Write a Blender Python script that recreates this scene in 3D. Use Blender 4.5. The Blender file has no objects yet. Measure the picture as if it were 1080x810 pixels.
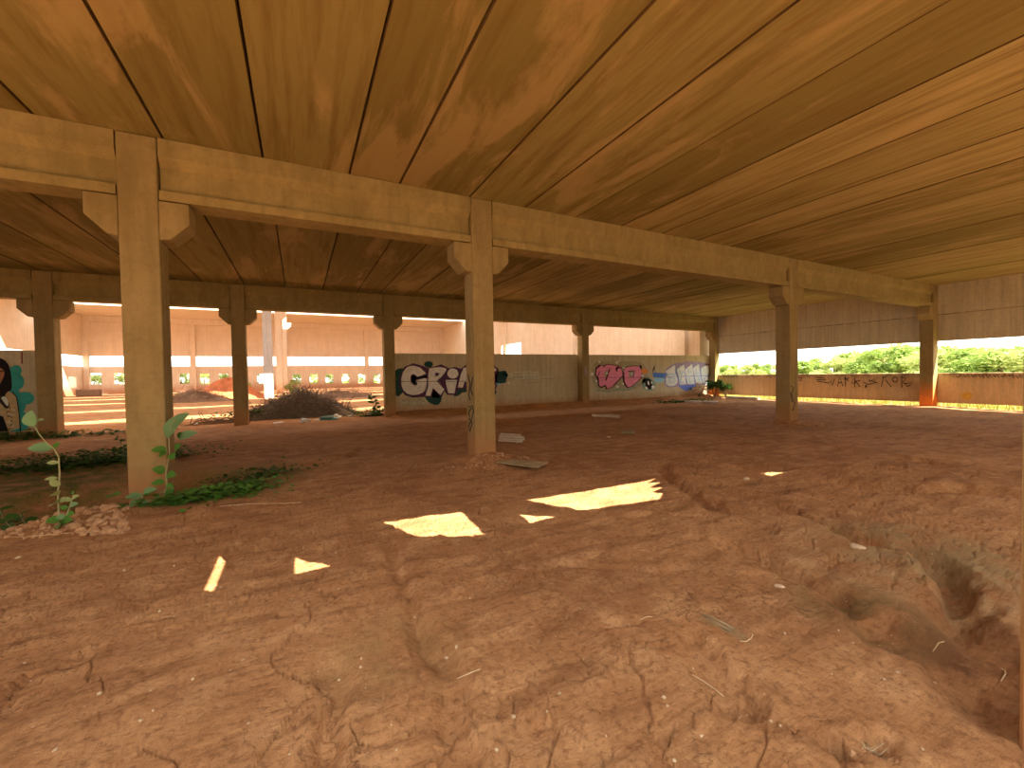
import bpy, bmesh, math, random
import numpy as np
from mathutils import Vector, Matrix
S = bpy.context.scene
COL = S.collection
RND = random.Random(7)

# ------------------------------------------------------------------ camera
F, YAW, PIT, ROLL, EYE = 440.4, 0.471, 0.023, -0.017, 1.6
fw = np.array([math.sin(YAW)*math.cos(PIT), math.cos(YAW)*math.cos(PIT), -math.sin(PIT)])
r0 = np.array([math.cos(YAW), -math.sin(YAW), 0.0]); u0 = np.cross(r0, fw)
rr = r0*math.cos(ROLL)+u0*math.sin(ROLL); uu = -r0*math.sin(ROLL)+u0*math.cos(ROLL)
cd = bpy.data.cameras.new('camera'); cam = bpy.data.objects.new('camera', cd); COL.objects.link(cam)
cd.sensor_width = 36; cd.lens = F/1080*36; cd.clip_start = 0.05; cd.clip_end = 1000
cam.matrix_world = Matrix(((rr[0], uu[0], -fw[0], 0), (rr[1], uu[1], -fw[1], 0), (rr[2], uu[2], -fw[2], EYE), (0, 0, 0, 1)))
S.camera = cam

def ray(x, y): return fw+rr*(x-540)/F+uu*(405-y)/F
def atz(x, y, z=0.0):
    d = ray(x, y); return np.array([0, 0, EYE])+d*(z-EYE)/d[2]
def aty(x, y, Y):
    d = ray(x, y); return np.array([0, 0, EYE])+d*Y/d[1]
def atx(x, y, X):
    d = ray(x, y); return np.array([0, 0, EYE])+d*X/d[0]

# ------------------------------------------------------------------ materials
def mat(name, rough=0.9):
    m = bpy.data.materials.new(name); m.use_nodes = True
    b = m.node_tree.nodes['Principled BSDF']; b.inputs['Roughness'].default_value = rough
    b.inputs['Specular IOR Level'].default_value = 0.15
    return m, m.node_tree, b
def N(t, k, **kw):
    n = t.nodes.new(k)
    for a, v in kw.items():
        if a in n.inputs: n.inputs[a].default_value = v
        else: setattr(n, a, v)
    return n
def coords(t, scale=(1, 1, 1), geo=False):
    if geo: o = N(t, 'ShaderNodeNewGeometry').outputs['Position']
    else: o = N(t, 'ShaderNodeTexCoord').outputs['Object']
    mp = N(t, 'ShaderNodeMapping'); mp.inputs['Scale'].default_value = scale
    t.links.new(o, mp.inputs['Vector']); return mp.outputs['Vector']
def noise(t, vec, scale, detail=6, rough=0.6, dist=0.0):
    n = N(t, 'ShaderNodeTexNoise'); n.inputs['Scale'].default_value = scale; n.inputs['Detail'].default_value = detail
    n.inputs['Roughness'].default_value = rough; n.inputs['Distortion'].default_value = dist
    t.links.new(vec, n.inputs['Vector']); return n.outputs['Fac']
def ramp(t, fac, stops):
    r = N(t, 'ShaderNodeValToRGB'); e = r.color_ramp.elements
    while len(e) < len(stops): e.new(0.5)
    for i, (p, c) in enumerate(stops):
        e[i].position = p; e[i].color = (*c, 1) if len(c) == 3 else c
    t.links.new(fac, r.inputs['Fac']); return r.outputs['Color']
def mix(t, fac, a, b, mode='MIX'):
    m = N(t, 'ShaderNodeMix', data_type='RGBA', blend_type=mode)
    if isinstance(fac, (int, float)): m.inputs[0].default_value = fac
    else: t.links.new(fac, m.inputs[0])
    for s, v in ((6, a), (7, b)):
        if isinstance(v, tuple): m.inputs[s].default_value = (*v, 1)
        else: t.links.new(v, m.inputs[s])
    return m.outputs[2]
def math_(t, op, a, b=0.5, clamp=False):
    m = N(t, 'ShaderNodeMath', operation=op); m.use_clamp = clamp
    for i, v in enumerate((a, b)):
        if isinstance(v, (int, float)): m.inputs[i].default_value = v
        else: t.links.new(v, m.inputs[i])
    return m.outputs[0]
def bump(t, b, h, strength=0.3, dist=0.02, prev=None):
    n = N(t, 'ShaderNodeBump'); n.inputs['Strength'].default_value = strength; n.inputs['Distance'].default_value = dist
    t.links.new(h, n.inputs['Height'])
    if prev is not None: t.links.new(prev, n.inputs['Normal'])
    t.links.new(n.outputs['Normal'], b.inputs['Normal']); return n.outputs['Normal']

def concrete(name, c0, c1, dirt=None, dirt_h=0.6, streak=(1, 1, 0.12), dark=0.55, geo=True, top=None):
    """cast concrete: mottling, run-off streaks along the low-scale axis, soil stain at the foot"""
    m, t, b = mat(name)
    v = coords(t, (1, 1, 1), geo); vs = coords(t, streak, geo)
    big = noise(t, v, 1.1, 5, 0.6); fine = noise(t, v, 9, 8, 0.7); st = noise(t, vs, 5, 5, 0.6, 0.3)
    c = mix(t, ramp(t, big, [(0.3, (0, 0, 0)), (0.7, (1, 1, 1))]), c0, c1)
    c = mix(t, ramp(t, st, [(0.42, (0, 0, 0)), (0.75, (dark, dark, dark))]), c, tuple(x*0.55 for x in c0))
    c = mix(t, ramp(t, fine, [(0.35, (0.30, 0.30, 0.30)), (0.55, (0, 0, 0))]), c, tuple(x*0.6 for x in c0))
    pits = noise(t, v, 42, 3, 0.5)
    c = mix(t, ramp(t, pits, [(0.27, (0.55, 0.55, 0.55)), (0.33, (0, 0, 0))]), c, tuple(x*0.3 for x in c0))
    if dirt:
        z = N(t, 'ShaderNodeSeparateXYZ'); t.links.new(coords(t, (1, 1, 1), True), z.inputs[0])
        g = math_(t, 'SUBTRACT', 1.0, math_(t, 'DIVIDE', z.outputs['Z'], dirt_h))
        g = math_(t, 'MULTIPLY', math_(t, 'ADD', g, math_(t, 'SUBTRACT', noise(t, v, 3.5, 6), 0.5)), 1.3, True)
        c = mix(t, math_(t, 'MULTIPLY', g, 0.85), c, dirt)
    if top:
        z = N(t, 'ShaderNodeSeparateXYZ'); t.links.new(coords(t, (1, 1, 1), True), z.inputs[0])
        g = math_(t, 'MULTIPLY', math_(t, 'SUBTRACT', z.outputs['Z'], top), 4.0, True)
        g = math_(t, 'MULTIPLY', g, ramp(t, noise(t, v, 3.0, 6, 0.7), [(0.42, (0, 0, 0)), (0.6, (1, 1, 1))]))
        c = mix(t, math_(t, 'MULTIPLY', g, 0.8), c, (0.05, 0.035, 0.02))
    t.links.new(c, b.inputs['Base Color'])
    n1 = bump(t, b, fine, 0.25, 0.01); bump(t, b, pits, 0.15, 0.004, n1)
    return m

C_A, C_B = (0.31, 0.235, 0.105), (0.40, 0.31, 0.15)
M = {}
M['column'] = concrete('column_concrete', C_A, C_B, dirt=(0.40, 0.20, 0.09), dirt_h=0.75)
M['column_orange'] = concrete('orange_stained_concrete', C_A, C_B, dirt=(0.85, 0.22, 0.035), dirt_h=1.15)
M['beam'] = concrete('beam_concrete', (0.32, 0.25, 0.105), (0.42, 0.33, 0.15), streak=(1, 1, 0.2))
M['wall'] = concrete('wall_concrete', (0.60, 0.54, 0.38), (0.68, 0.62, 0.45), dirt=(0.45, 0.25, 0.13), dirt_h=0.5, streak=(2.2, 2.2, 0.1))
M['parapet'] = concrete('parapet_concrete', (0.68, 0.50, 0.30), (0.75, 0.57, 0.36), dirt=(0.58, 0.36, 0.20), dirt_h=0.4, streak=(2, 2, 0.15), top=1.12)
M['hall'] = concrete('pale_hall_concrete', (0.70, 0.59, 0.45), (0.78, 0.67, 0.54), dirt=(0.55, 0.26, 0.13), dirt_h=1.3, streak=(2.0, 2.0, 0.05), dark=0.35)
M['grey'] = concrete('grey_concrete', (0.45, 0.42, 0.40), (0.52, 0.49, 0.46), streak=(2, 2, .08))

def ceiling_mat():
    m, t, b = mat('ceiling_concrete')
    v = coords(t, (1, 1, 1), True); vs = coords(t, (1, 0.07, 1), True); vm = coords(t, (1, 0.22, 1), True)
    isl = N(t, 'ShaderNodeNewGeometry').outputs['Random Per Island']
    c = ramp(t, isl, [(0.0, (0.235, 0.198, 0.070)), (0.3, (0.28, 0.238, 0.090)), (0.65, (0.335, 0.288, 0.116)), (1.0, (0.43, 0.358, 0.16))])
    s1 = noise(t, vs, 7, 5, 0.6, 0.2); s2 = noise(t, vs, 22, 4, 0.6); p = noise(t, vm, 1.3, 7, 0.65, 0.6)
    c = mix(t, ramp(t, s1, [(0.45, (0, 0, 0)), (0.68, (0.75, 0.75, 0.75))]), c, (0.19, 0.13, 0.043))
    c = mix(t, ramp(t, s2, [(0.5, (0, 0, 0)), (0.8, (0.35, 0.35, 0.35))]), c, (0.18, 0.12, 0.04))
    c = mix(t, ramp(t, p, [(0.52, (0, 0, 0)), (0.60, (0.5, 0.5, 0.5))]), c, (0.52, 0.39, 0.20))
    d = noise(t, vm, 3.1, 6, 0.6, 0.4)
    c = mix(t, ramp(t, d, [(0.66, (0, 0, 0)), (0.74, (0.6, 0.6, 0.6))]), c, (0.25, 0.14, 0.05))
    t.links.new(c, b.inputs['Base Color'])
    n1 = bump(t, b, s1, 0.12, 0.02); bump(t, b, noise(t, v, 60, 4), 0.1, 0.004, n1)
    return m
M['ceiling'] = ceiling_mat()

def soil_mat(name='red_soil', tints=True):
    m, t, b = mat(name, 0.95)
    v = coords(t, (1, 1, 1), True)
    dirv = N(t, 'ShaderNodeMapping'); t.links.new(v, dirv.inputs['Vector'])
    dirv.inputs['Rotation'].default_value = (0, 0, math.radians(35)); dirv.inputs['Scale'].default_value = (0.28, 1.3, 1)
    big = noise(t, v, 0.55, 6, 0.6, 0.3); mid = noise(t, v, 3.2, 8, 0.65, 0.2); fine = noise(t, v, 26, 8, 0.72); stk = noise(t, dirv.outputs[0], 4.0, 7, 0.65)
    c = ramp(t, big, [(0.32, (0.34, 0.160, 0.072)), (0.5, (0.44, 0.222, 0.102)), (0.68, (0.53, 0.285, 0.138))])
    c = mix(t, ramp(t, mid, [(0.46, (0, 0, 0)), (0.66, (0.75, 0.75, 0.75))]), c, (0.62, 0.355, 0.18))
    c = mix(t, ramp(t, stk, [(0.50, (0, 0, 0)), (0.66, (0.7, 0.7, 0.7))]), c, (0.25, 0.115, 0.052))
    c = mix(t, ramp(t, fine, [(0.36, (0.65, 0.65, 0.65)), (0.50, (0, 0, 0))]), c, (0.19, 0.082, 0.04))
    vo = N(t, 'ShaderNodeTexVoronoi', feature='DISTANCE_TO_EDGE'); vo.inputs['Scale'].default_value = 3.4
    dv = N(t, 'ShaderNodeVectorMath', operation='ADD'); nz = N(t, 'ShaderNodeTexNoise'); nz.inputs['Scale'].default_value = 4; nz.inputs['Detail'].default_value = 6
    t.links.new(v, nz.inputs['Vector']); t.links.new(v, dv.inputs[0]); t.links.new(nz.outputs['Color'], dv.inputs[1]); t.links.new(dv.outputs[0], vo.inputs['Vector'])
    cr = ramp(t, vo.outputs['Distance'], [(0.0, (1, 1, 1)), (0.028, (0, 0, 0))])
    msk = ramp(t, noise(t, v, 0.8, 4), [(0.52, (0, 0, 0)), (0.62, (1, 1, 1))])
    crm = mix(t, 1.0, cr, msk, 'MULTIPLY')
    c = mix(t, math_(t, 'MULTIPLY', crm, 0.6), c, (0.10, 0.04, 0.02))
    if tints:
        for (cx, cy, rad, colr, amt) in SOIL_TINTS:
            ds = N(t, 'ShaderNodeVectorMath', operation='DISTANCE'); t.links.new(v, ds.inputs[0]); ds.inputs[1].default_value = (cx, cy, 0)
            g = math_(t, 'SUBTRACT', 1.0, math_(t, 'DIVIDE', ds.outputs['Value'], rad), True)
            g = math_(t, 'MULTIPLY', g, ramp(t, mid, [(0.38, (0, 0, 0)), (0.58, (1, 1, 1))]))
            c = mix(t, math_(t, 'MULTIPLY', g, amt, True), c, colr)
    vp = N(t, 'ShaderNodeTexVoronoi'); vp.inputs['Scale'].default_value = 16; t.links.new(v, vp.inputs['Vector'])
    c = mix(t, math_(t, 'MULTIPLY', ramp(t, vp.outputs['Distance'], [(0.07, (1, 1, 1)), (0.12, (0, 0, 0))]), ramp(t, noise(t, v, 2.2, 3), [(0.5, (0, 0, 0)), (0.62, (0.55, 0.55, 0.55))])), c, (0.70, 0.50, 0.33))
    t.links.new(c, b.inputs['Base Color'])
    n1 = bump(t, b, mid, 0.4, 0.05); n2 = bump(t, b, stk, 0.7, 0.06, n1); n3 = bump(t, b, fine, 0.8, 0.022, n2)
    inv = math_(t, 'SUBTRACT', 1.0, crm); bump(t, b, inv, 0.6, 0.02, n3)
    return m

def plain(name, c, var=0.35, rough=0.85, scale=6.0, transl=None):
    m, t, b = mat(name, rough)
    v = coords(t)
    f = noise(t, v, scale, 5)
    col = mix(t, ramp(t, f, [(0.3, (0, 0, 0)), (0.7, (1, 1, 1))]), tuple(x*(1-var) for x in c), tuple(min(1, x*(1+var)) for x in c))
    t.links.new(col, b.inputs['Base Color'])
    bump(t, b, noise(t, v, scale*5, 4), 0.15, 0.01)
    return m
def leaf_mat(name, a, b_, trans=0.35):
    m, t, b = mat(name, 0.6)
    isl = N(t, 'ShaderNodeNewGeometry').outputs['Random Per Island']
    c = ramp(t, isl, [(0, a), (1, b_)])
    t.links.new(c, b.inputs['Base Color'])
    tr = N(t, 'ShaderNodeBsdfTranslucent'); t.links.new(c, tr.inputs['Color'])
    mx = N(t, 'ShaderNodeMixShader'); mx.inputs[0].default_value = trans
    out = t.nodes['Material Output']
    t.links.new(b.outputs[0], mx.inputs[1]); t.links.new(tr.outputs[0], mx.inputs[2]); t.links.new(mx.outputs[0], out.inputs['Surface'])
    return m

# ------------------------------------------------------------------ object helpers
def link(o, parent=None):
    COL.objects.link(o)
    if parent is not None: o.parent = parent
    return o
def mesh_obj(name, bm, m, parent=None, smooth=False, loc=None):
    me = bpy.data.meshes.new(name); bmesh.ops.recalc_face_normals(bm, faces=bm.faces) if smooth is not None and len(bm.faces) < 30000 else None
    bm.to_mesh(me); bm.free()
    if m is not None: me.materials.append(m)
    if smooth:
        for p in me.polygons: p.use_smooth = True
    o = bpy.data.objects.new(name, me)
    if loc is not None: o.location = loc
    return link(o, parent)
def pydata(name, V, Fc, m, parent=None, smooth=False, loc=None):
    me = bpy.data.meshes.new(name); me.from_pydata([tuple(map(float, v)) for v in V], [], Fc); me.update()
    if m is not None: me.materials.append(m)
    if smooth:
        for p in me.polygons: p.use_smooth = True
    o = bpy.data.objects.new(name, me)
    if loc is not None: o.location = loc
    return link(o, parent)
def tag(o, label=None, cat=None, group=None, kind=None):
    if label: o['label'] = label
    if cat: o['category'] = cat
    if group: o['group'] = group
    if kind: o['kind'] = kind
    return o
def empty(name, loc, label=None, cat=None, group=None, kind=None):
    o = bpy.data.objects.new(name, None); o.location = loc; o.empty_display_size = 0.2; link(o)
    return tag(o, label, cat, group, kind)
def copy_tree(o, parent=None):
    c = o.copy(); COL.objects.link(c)
    if parent is not None: c.parent = parent
    for ch in list(o.children): copy_tree(ch, c)
    return c
def box(bm, a, b):
    (x0, y0, z0), (x1, y1, z1) = a, b
    v = [bm.verts.new(p) for p in ((x0,y0,z0),(x1,y0,z0),(x1,y1,z0),(x0,y1,z0),(x0,y0,z1),(x1,y0,z1),(x1,y1,z1),(x0,y1,z1))]
    for f in ((0,3,2,1),(4,5,6,7),(0,1,5,4),(1,2,6,5),(2,3,7,6),(3,0,4,7)): bm.faces.new([v[i] for i in f])
def bevel(bm, w, seg=1):
    bmesh.ops.bevel(bm, geom=[e for e in bm.edges], offset=w, segments=seg, affect='EDGES', profile=0.5)
def prism(bm, poly, axis, a, b):
    """extrude a 2-D polygon along an axis: 'x' -> (y,z) polygon, 'y' -> (x,z), 'z' -> (x,y)"""
    def P(u, v, w): return {'x': (w, u, v), 'y': (u, w, v), 'z': (u, v, w)}[axis]
    A = [bm.verts.new(P(u, v, a)) for u, v in poly]; B = [bm.verts.new(P(u, v, b)) for u, v in poly]
    n = len(poly); bm.faces.new(A); bm.faces.new(B[::-1])
    for i in range(n): bm.faces.new((A[i], B[i], B[(i+1) % n], A[(i+1) % n]))
def tube(bm, pts, rad, n=6):
    pts = [Vector(p) for p in pts]; rings = []
    for i, p in enumerate(pts):
        d = (pts[min(i+1, len(pts)-1)]-pts[max(i-1, 0)]).normalized()
        a = d.orthogonal().normalized(); b = d.cross(a)
        r = rad[i] if isinstance(rad, (list, tuple)) else rad
        rings.append([bm.verts.new(p+(a*math.cos(2*math.pi*k/n)+b*math.sin(2*math.pi*k/n))*r) for k in range(n)])
    for A, B in zip(rings, rings[1:]):
        for k in range(n): bm.faces.new((A[k], A[(k+1) % n], B[(k+1) % n], B[k]))
    bm.faces.new(rings[0][::-1]); bm.faces.new(rings[-1])
def rock(bm, c, r, rng, sub=2, flat=0.7, rough=0.25):
    t = bmesh.new(); bmesh.ops.create_icosphere(t, subdivisions=sub, radius=1)
    sx, sy, sz = r*(0.8+0.5*rng.random()), r*(0.7+0.5*rng.random()), r*flat*(0.8+0.4*rng.random())
    ph = [rng.random()*6 for _ in range(6)]; rz = Matrix.Rotation(rng.random()*6.28, 3, 'Z')
    mp = {}
    for v in t.verts:
        p = v.co
        k = 1+rough*(math.sin(3*p.x+ph[0])*math.sin(2.6*p.y+ph[1])+0.6*math.sin(5*p.z+ph[2]+2*p.x)+0.4*math.sin(7*p.y+ph[3])*math.sin(6*p.x+ph[4]))
        q = rz @ Vector((p.x*sx*k, p.y*sy*k, p.z*sz*k)); mp[v] = bm.verts.new((q.x+c[0], q.y+c[1], q.z+c[2]))
    for f in t.faces: bm.faces.new([mp[v] for v in f.verts])
    t.free()

# ------------------------------------------------------------------ noise + ground height
_rs = np.random.RandomState(3); _P = _rs.rand(256, 256)
def vnoise(x, y):
    xi = np.floor(x).astype(int); yi = np.floor(y).astype(int); fx = x-xi; fy = y-yi
    fx = fx*fx*(3-2*fx); fy = fy*fy*(3-2*fy)
    g = lambda a, b: _P[a & 255, b & 255]
    return (g(xi, yi)*(1-fx)+g(xi+1, yi)*fx)*(1-fy)+(g(xi, yi+1)*(1-fx)+g(xi+1, yi+1)*fx)*fy-0.5
def cracks(x, y, sc):
    x, y = x*sc, y*sc; xi, yi = np.floor(x).astype(int), np.floor(y).astype(int)
    f1 = np.full(x.shape, 9.0); f2 = np.full(x.shape, 9.0)
    for i in (-1, 0, 1):
        for j in (-1, 0, 1):
            a, b = xi+i, yi+j; px = a+_P[a & 255, b & 255]; py = b+_P[(b+71) & 255, (a+33) & 255]
            d = np.hypot(x-px, y-py); f2 = np.where(d < f1, f1, np.minimum(f2, d)); f1 = np.minimum(f1, d)
    return (f2-f1)/sc
def segdist(x, y, pts):
    best = np.full(x.shape, 1e9); par = np.zeros(x.shape); L = 0
    tot = sum(math.hypot(b[0]-a[0], b[1]-a[1]) for a, b in zip(pts, pts[1:]))
    for a, b in zip(pts, pts[1:]):
        dx, dy = b[0]-a[0], b[1]-a[1]; l = math.hypot(dx, dy)
        t = np.clip(((x-a[0])*dx+(y-a[1])*dy)/(l*l), 0, 1)
        d = np.hypot(x-a[0]-t*dx, y-a[1]-t*dy); k = d < best
        best = np.where(k, d, best); par = np.where(k, (L+t*l)/tot, par); L += l
    return best, par
def gp(*px): return [tuple(atz(a, b)[:2]) for a, b in px]
GULLY = [  # pixel-traced erosion channels: polyline on the ground, half width, depth
    (gp((697, 488), (706, 503), (722, 512), (740, 524), (760, 538)), 0.14, 0.11),
    (gp((820, 531), (850, 543), (885, 556), (930, 573), (965, 578), (990, 590), (1003, 610), (1012, 640)), 0.11, 0.10),
    (gp((985, 585), (1002, 600), (1010, 625), (1016, 650)), 0.13, 0.09),
    (gp((1010, 640), (1030, 670), (1050, 705), (1066, 740)), 0.22, 0.13),
    (gp((745, 568), (790, 582), (835, 603), (870, 622), (905, 643)), 0.12, 0.10),
    (gp((905, 643), (945, 672), (985, 700), (1030, 735), (1062, 765)), 0.17, 0.11),
    (gp((405, 566), (420, 600), (436, 650), (448, 690), (452, 730)), 0.075, 0.035),
    (gp((440, 640), (462, 690), (478, 740), (490, 800), (500, 850)), 0.08, 0.04),
    (gp((345, 690), (352, 740), (350, 790), (352, 850)), 0.07, 0.045),
    (gp((725, 660), (745, 700), (768, 730), (795, 748)), 0.13, 0.06),
    (gp((775, 735), (795, 742), (803, 752)), 0.09, 0.10),
    (gp((872, 782), (888, 784)), 0.055, 0.16),
    (gp((908, 778), (932, 776)), 0.06, 0.09),
    (gp((640, 660), (660, 659), (682, 656)), 0.035, 0.06),
    (gp((290, 652), (318, 646)), 0.03, 0.04), (gp((180, 650), (165, 655), (120, 662)), 0.03, 0.03),
    (gp((0, 745), (18, 728), (30, 712)), 0.04, 0.04), (gp((60, 705), (85, 700), (100, 690)), 0.05, 0.035),
    (gp((760, 490), (790, 494)), 0.12, 0.08), (gp((955, 487), (1000, 496)), 0.12, 0.08),
    (gp((880, 509), (915, 512), (960, 516), (1080, 522)), 0.2, 0.08),
    (gp((250, 500), (320, 492), (370, 482), (385, 470)), 0.12, 0.06),
    (gp((560, 592), (700, 600), (745, 594)), 0.06, 0.035),
    (gp((205, 605), (238, 590), (262, 570), (270, 560)), 0.06, 0.05),
    (gp((660, 545), (700, 540), (760, 548)), 0.05, 0.05),
]
MOUND = [((3.1, 7.15), 0.85, 0.17), ((12.95, 7.35), 0.9, 0.12), ((9.5, 3.2), 2.5, 0.07), ((-1.0, 6.3), 0.9, 0.03), ((22.5, 7.3), 1.3, .06)]
p_a1 = (-1.85, 7.35)
PITS = [((-2.5, 7.9), (1.5, 0.95), 0.42), ((-4.6, 7.2), (2.2, 0.85), 0.42), ((-1.2, 7.6), (0.8, 0.6), 0.12)]
SOIL_TINTS = [(*atz(1000, 600)[:2], 1.4, (0.38, 0.26, 0.14), 1.0), (*atz(965, 575)[:2], 0.9, (0.26, 0.18, 0.09), 1.0), (*atz(1045, 690)[:2], 0.6, (0.17, 0.075, 0.035), 1.4),  # mossy tints by the gully and weeds; darker brown spot at the pit
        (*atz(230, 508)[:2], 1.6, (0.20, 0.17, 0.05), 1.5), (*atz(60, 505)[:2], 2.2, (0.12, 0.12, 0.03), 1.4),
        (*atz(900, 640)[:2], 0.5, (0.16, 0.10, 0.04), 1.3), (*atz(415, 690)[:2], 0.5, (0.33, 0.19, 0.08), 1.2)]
def height(x, y):
    x = np.asarray(x, float); y = np.asarray(y, float)
    h = 0.05*vnoise(x*0.35+9, y*0.35+3)+0.028*vnoise(x*0.9+5, y*0.9)+0.015*vnoise(x*2.3, y*2.3+7)+0.010*vnoise(x*5.1, y*5.1)
    c, s = math.cos(0.6), math.sin(0.6); u, v = x*c+y*s, -x*s+y*c
    h = h+0.016*vnoise(u*0.9, v*4.5)+0.011*vnoise(u*2.2+3, v*11)
    r = np.hypot(x, y); near = np.clip(1.4-r/9, 0, 1)
    h = h+near*(0.015*vnoise(x*7, y*7)+0.006*vnoise(x*27, y*27)+0.012*np.abs(vnoise(x*14+2, y*14))+0.004*vnoise(x*60, y*60))
    for sc, dep, w, thr, o in ((2.9, 0.018, 0.009, 0.10, 0), (6.5, 0.013, 0.006, 0.0, 5), (1.3, 0.022, 0.012, 0.17, 9)):
        c0 = cracks(x+0.24*vnoise(x*3+o, y*3)+0.10*vnoise(x*11, y*11+o), y+0.24*vnoise(x*3, y*3+o+4)+0.10*vnoise(x*11+o, y*11), sc)
        msk = np.clip((vnoise(x*0.7+o, y*0.7+o)+vnoise(x*2.3+o, y*2.3)*0.5-thr)*7, 0, 1)
        h = h-dep*msk*np.exp(-(c0/w)**2)*np.clip(2.2-r/7, 0, 1)
    wob = 1+0.9*vnoise(x*4.1+1, y*4.1)+0.5*vnoise(x*13, y*13)
    for pts, w, d in GULLY:
        dist, par = segdist(x+0.09*vnoise(x*5, y*5+2), y+0.09*vnoise(x*5+8, y*5), pts)
        q = dist/(w*wob)
        taper = np.clip(np.minimum(par, 1-par)*6+0.25, 0, 1)
        h = h-1.05*d*taper*np.exp(-np.abs(q*1.25)**3.2)+0.07*d*taper*np.exp(-((q-1.9)/0.7)**2)
    for (cx, cy), rad, a in MOUND: h = h+a*np.exp(-((x-cx)**2+(y-cy)**2)/(rad*0.6)**2)
    for (cx, cy), (rx, ry), d in PITS: h = h-d*np.exp(-(((x-cx)/rx)**2+((y-cy)/ry)**2)**2)
    # spoil bank in front of the trench by the near column
    b, par = segdist(x, y, gp((-60, 556), (30, 552), (90, 548), (128, 540)))
    h = h+0.10*np.exp(-(b/0.28)**2)*wob
    # soil banked against the low back wall and inside the tall hall
    h = h+0.16*np.exp(-((y-17.45)/0.55)**2)*((x > 3.2) & (x < 23))
    h = h+0.10*np.exp(-((y-17.45)/0.6)**2)*(x < -6.5)
    return h
def hz(x, y): return float(height(np.array([x]), np.array([y]))[0])

M['soil'] = soil_mat()
fa = math.pi/2-YAW
ang = np.concatenate([np.linspace(fa-1.02, fa+1.02, 1050), np.linspace(fa+1.02, fa-1.02+2*math.pi, 120)[1:-1]])
rad = np.concatenate([np.geomspace(0.25, 1.0, 16)[:-1], np.geomspace(1.0, 34, 390), np.geomspace(34, 110, 40)[1:]])
A, R = np.meshgrid(ang, rad); GX, GY = R*np.cos(A), R*np.sin(A)
GZ = height(GX, GY)
na, nr = len(ang), len(rad)
idx = np.arange(na*nr).reshape(nr, na)
a = idx[:-1, :]; b = np.roll(idx, -1, 1)[:-1, :]; c_ = np.roll(idx, -1, 1)[1:, :]; d_ = idx[1:, :]
quads = np.stack([a, d_, c_, b], -1).reshape(-1, 4)
XX, YY = GX.ravel(), GY.ravel()
cx, cy = XX[quads].mean(1), YY[quads].mean(1)
keep = (cx < 23.05) & (cy < 69.6) & (cx > -60) & (cy > -45)
quads = quads[keep]
verts = np.stack([XX, YY, GZ.ravel()], 1)
verts = np.concatenate([verts, [[0, 0, hz(0, 0)]]]); quads = quads[:, ::-1]
me = bpy.data.meshes.new('floor')
fl = [tuple(q) for q in quads.tolist()]+[(len(verts)-1, int(idx[0, k]), int(idx[0, (k+1) % na])) for k in range(na)]
me.from_pydata(verts.tolist(), [], fl); me.update()
me.polygons.foreach_set('use_smooth', [True]*len(me.polygons)); me.materials.append(M['soil'])
floor = link(bpy.data.objects.new('floor', me)); tag(floor, 'bare uneven red soil floor with ruts and erosion gullies', kind='structure')

# ------------------------------------------------------------------ frame of the building
H, ZB, W = 4.855, 4.03, 0.416
YA, YB = 7.184, 17.07
XA = [-6.9, -2.046, 2.879, 12.77, 22.436]
XB = [-6.81, -2.033, 3.028, 12.677, 22.60]
XW = 22.87      # inner face of the right wall

def column(x, y, label, m, sides=(-1, 1), base=-0.55):
    root = empty('concrete_column', (x, y, 0), label, 'column')
    bm = bmesh.new(); box(bm, (0, 0, base), (W, W, H-0.004)); bevel(bm, 0.012)
    mesh_obj('shaft', bm, m, root)
    for s in sides:
        bm = bmesh.new(); x0 = 0 if s < 0 else W; e = 0.335*s
        prism(bm, [(x0+0.004*s, ZB-0.015), (x0+e, ZB-0.015), (x0+e, ZB-0.30), (x0+0.12*s, ZB-0.52), (x0+0.004*s, ZB-0.54)], 'y', 0.004, W-0.004)
        bevel(bm, 0.008); mesh_obj('corbel', bm, m, root)
    return root
column(XA[1], YA, 'tall beige concrete column at left front with leafy vine at its foot', M['column'])
c_mid = column(XA[2], YA, 'tan concrete column in the middle with black scrawl and dirt mound at its foot', M['column'])
c_r = column(XA[3], YA, 'concrete column standing free in front of the graffiti parapet, dark on its left side', M['column'])
column(XA[4], YA, 'concrete column against right wall with bright orange stain at its foot', M['column_orange'], (-1,))
column(XA[0], YA, 'concrete column beyond the left edge under the same front beam line', M['column'])
column(XB[0], YB, 'dark back-row concrete column beside the painted woman mural', M['column'])
column(XB[1], YB, 'dark back-row concrete column at left end of the brush pile', M['column'])
column(XB[2], YB, 'dark back-row concrete column just left of the silver graffiti letters', M['column'])
c_b3 = column(XB[3], YB, 'back-row concrete column between plain wall and the pink graffiti', M['column'])
column(XB[4], YB, 'corner concrete column with shrubs at its orange foot, right of pale blue graffiti', M['column_orange'], (-1,))

def beam(x0, x1, y, label):
    root = empty('concrete_beam', (x0, y, ZB), label, 'beam')
    h = H-ZB-0.004
    prof = [(0, 0), (W, 0), (W, 0.125), (W-0.085, 0.14), (W-0.085, h-0.36), (W-0.0, h-0.24), (W, h), (0, h), (0, h-0.24), (0.085, h-0.36), (0.085, 0.14), (0, 0.125)]
    bm = bmesh.new(); L = x1-x0
    prism(bm, prof, 'x', 0.015, L-0.015)
    mesh_obj('girder', bm, M['beam'], root)
    return root
for i, lab in ((0, 'front-row concrete beam running left of the near column out of frame'),
               (1, 'front-row concrete beam between the vine-footed column and middle column'),
               (2, 'long front-row concrete beam from the middle column to free-standing right column'),
               (3, 'front-row concrete beam ending on the orange-footed wall column')):
    beam(XA[i]+W, XA[i+1], YA, lab)
beam(-16.5, XA[0], YA, 'front-row concrete beam at far left beyond the frame')
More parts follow.
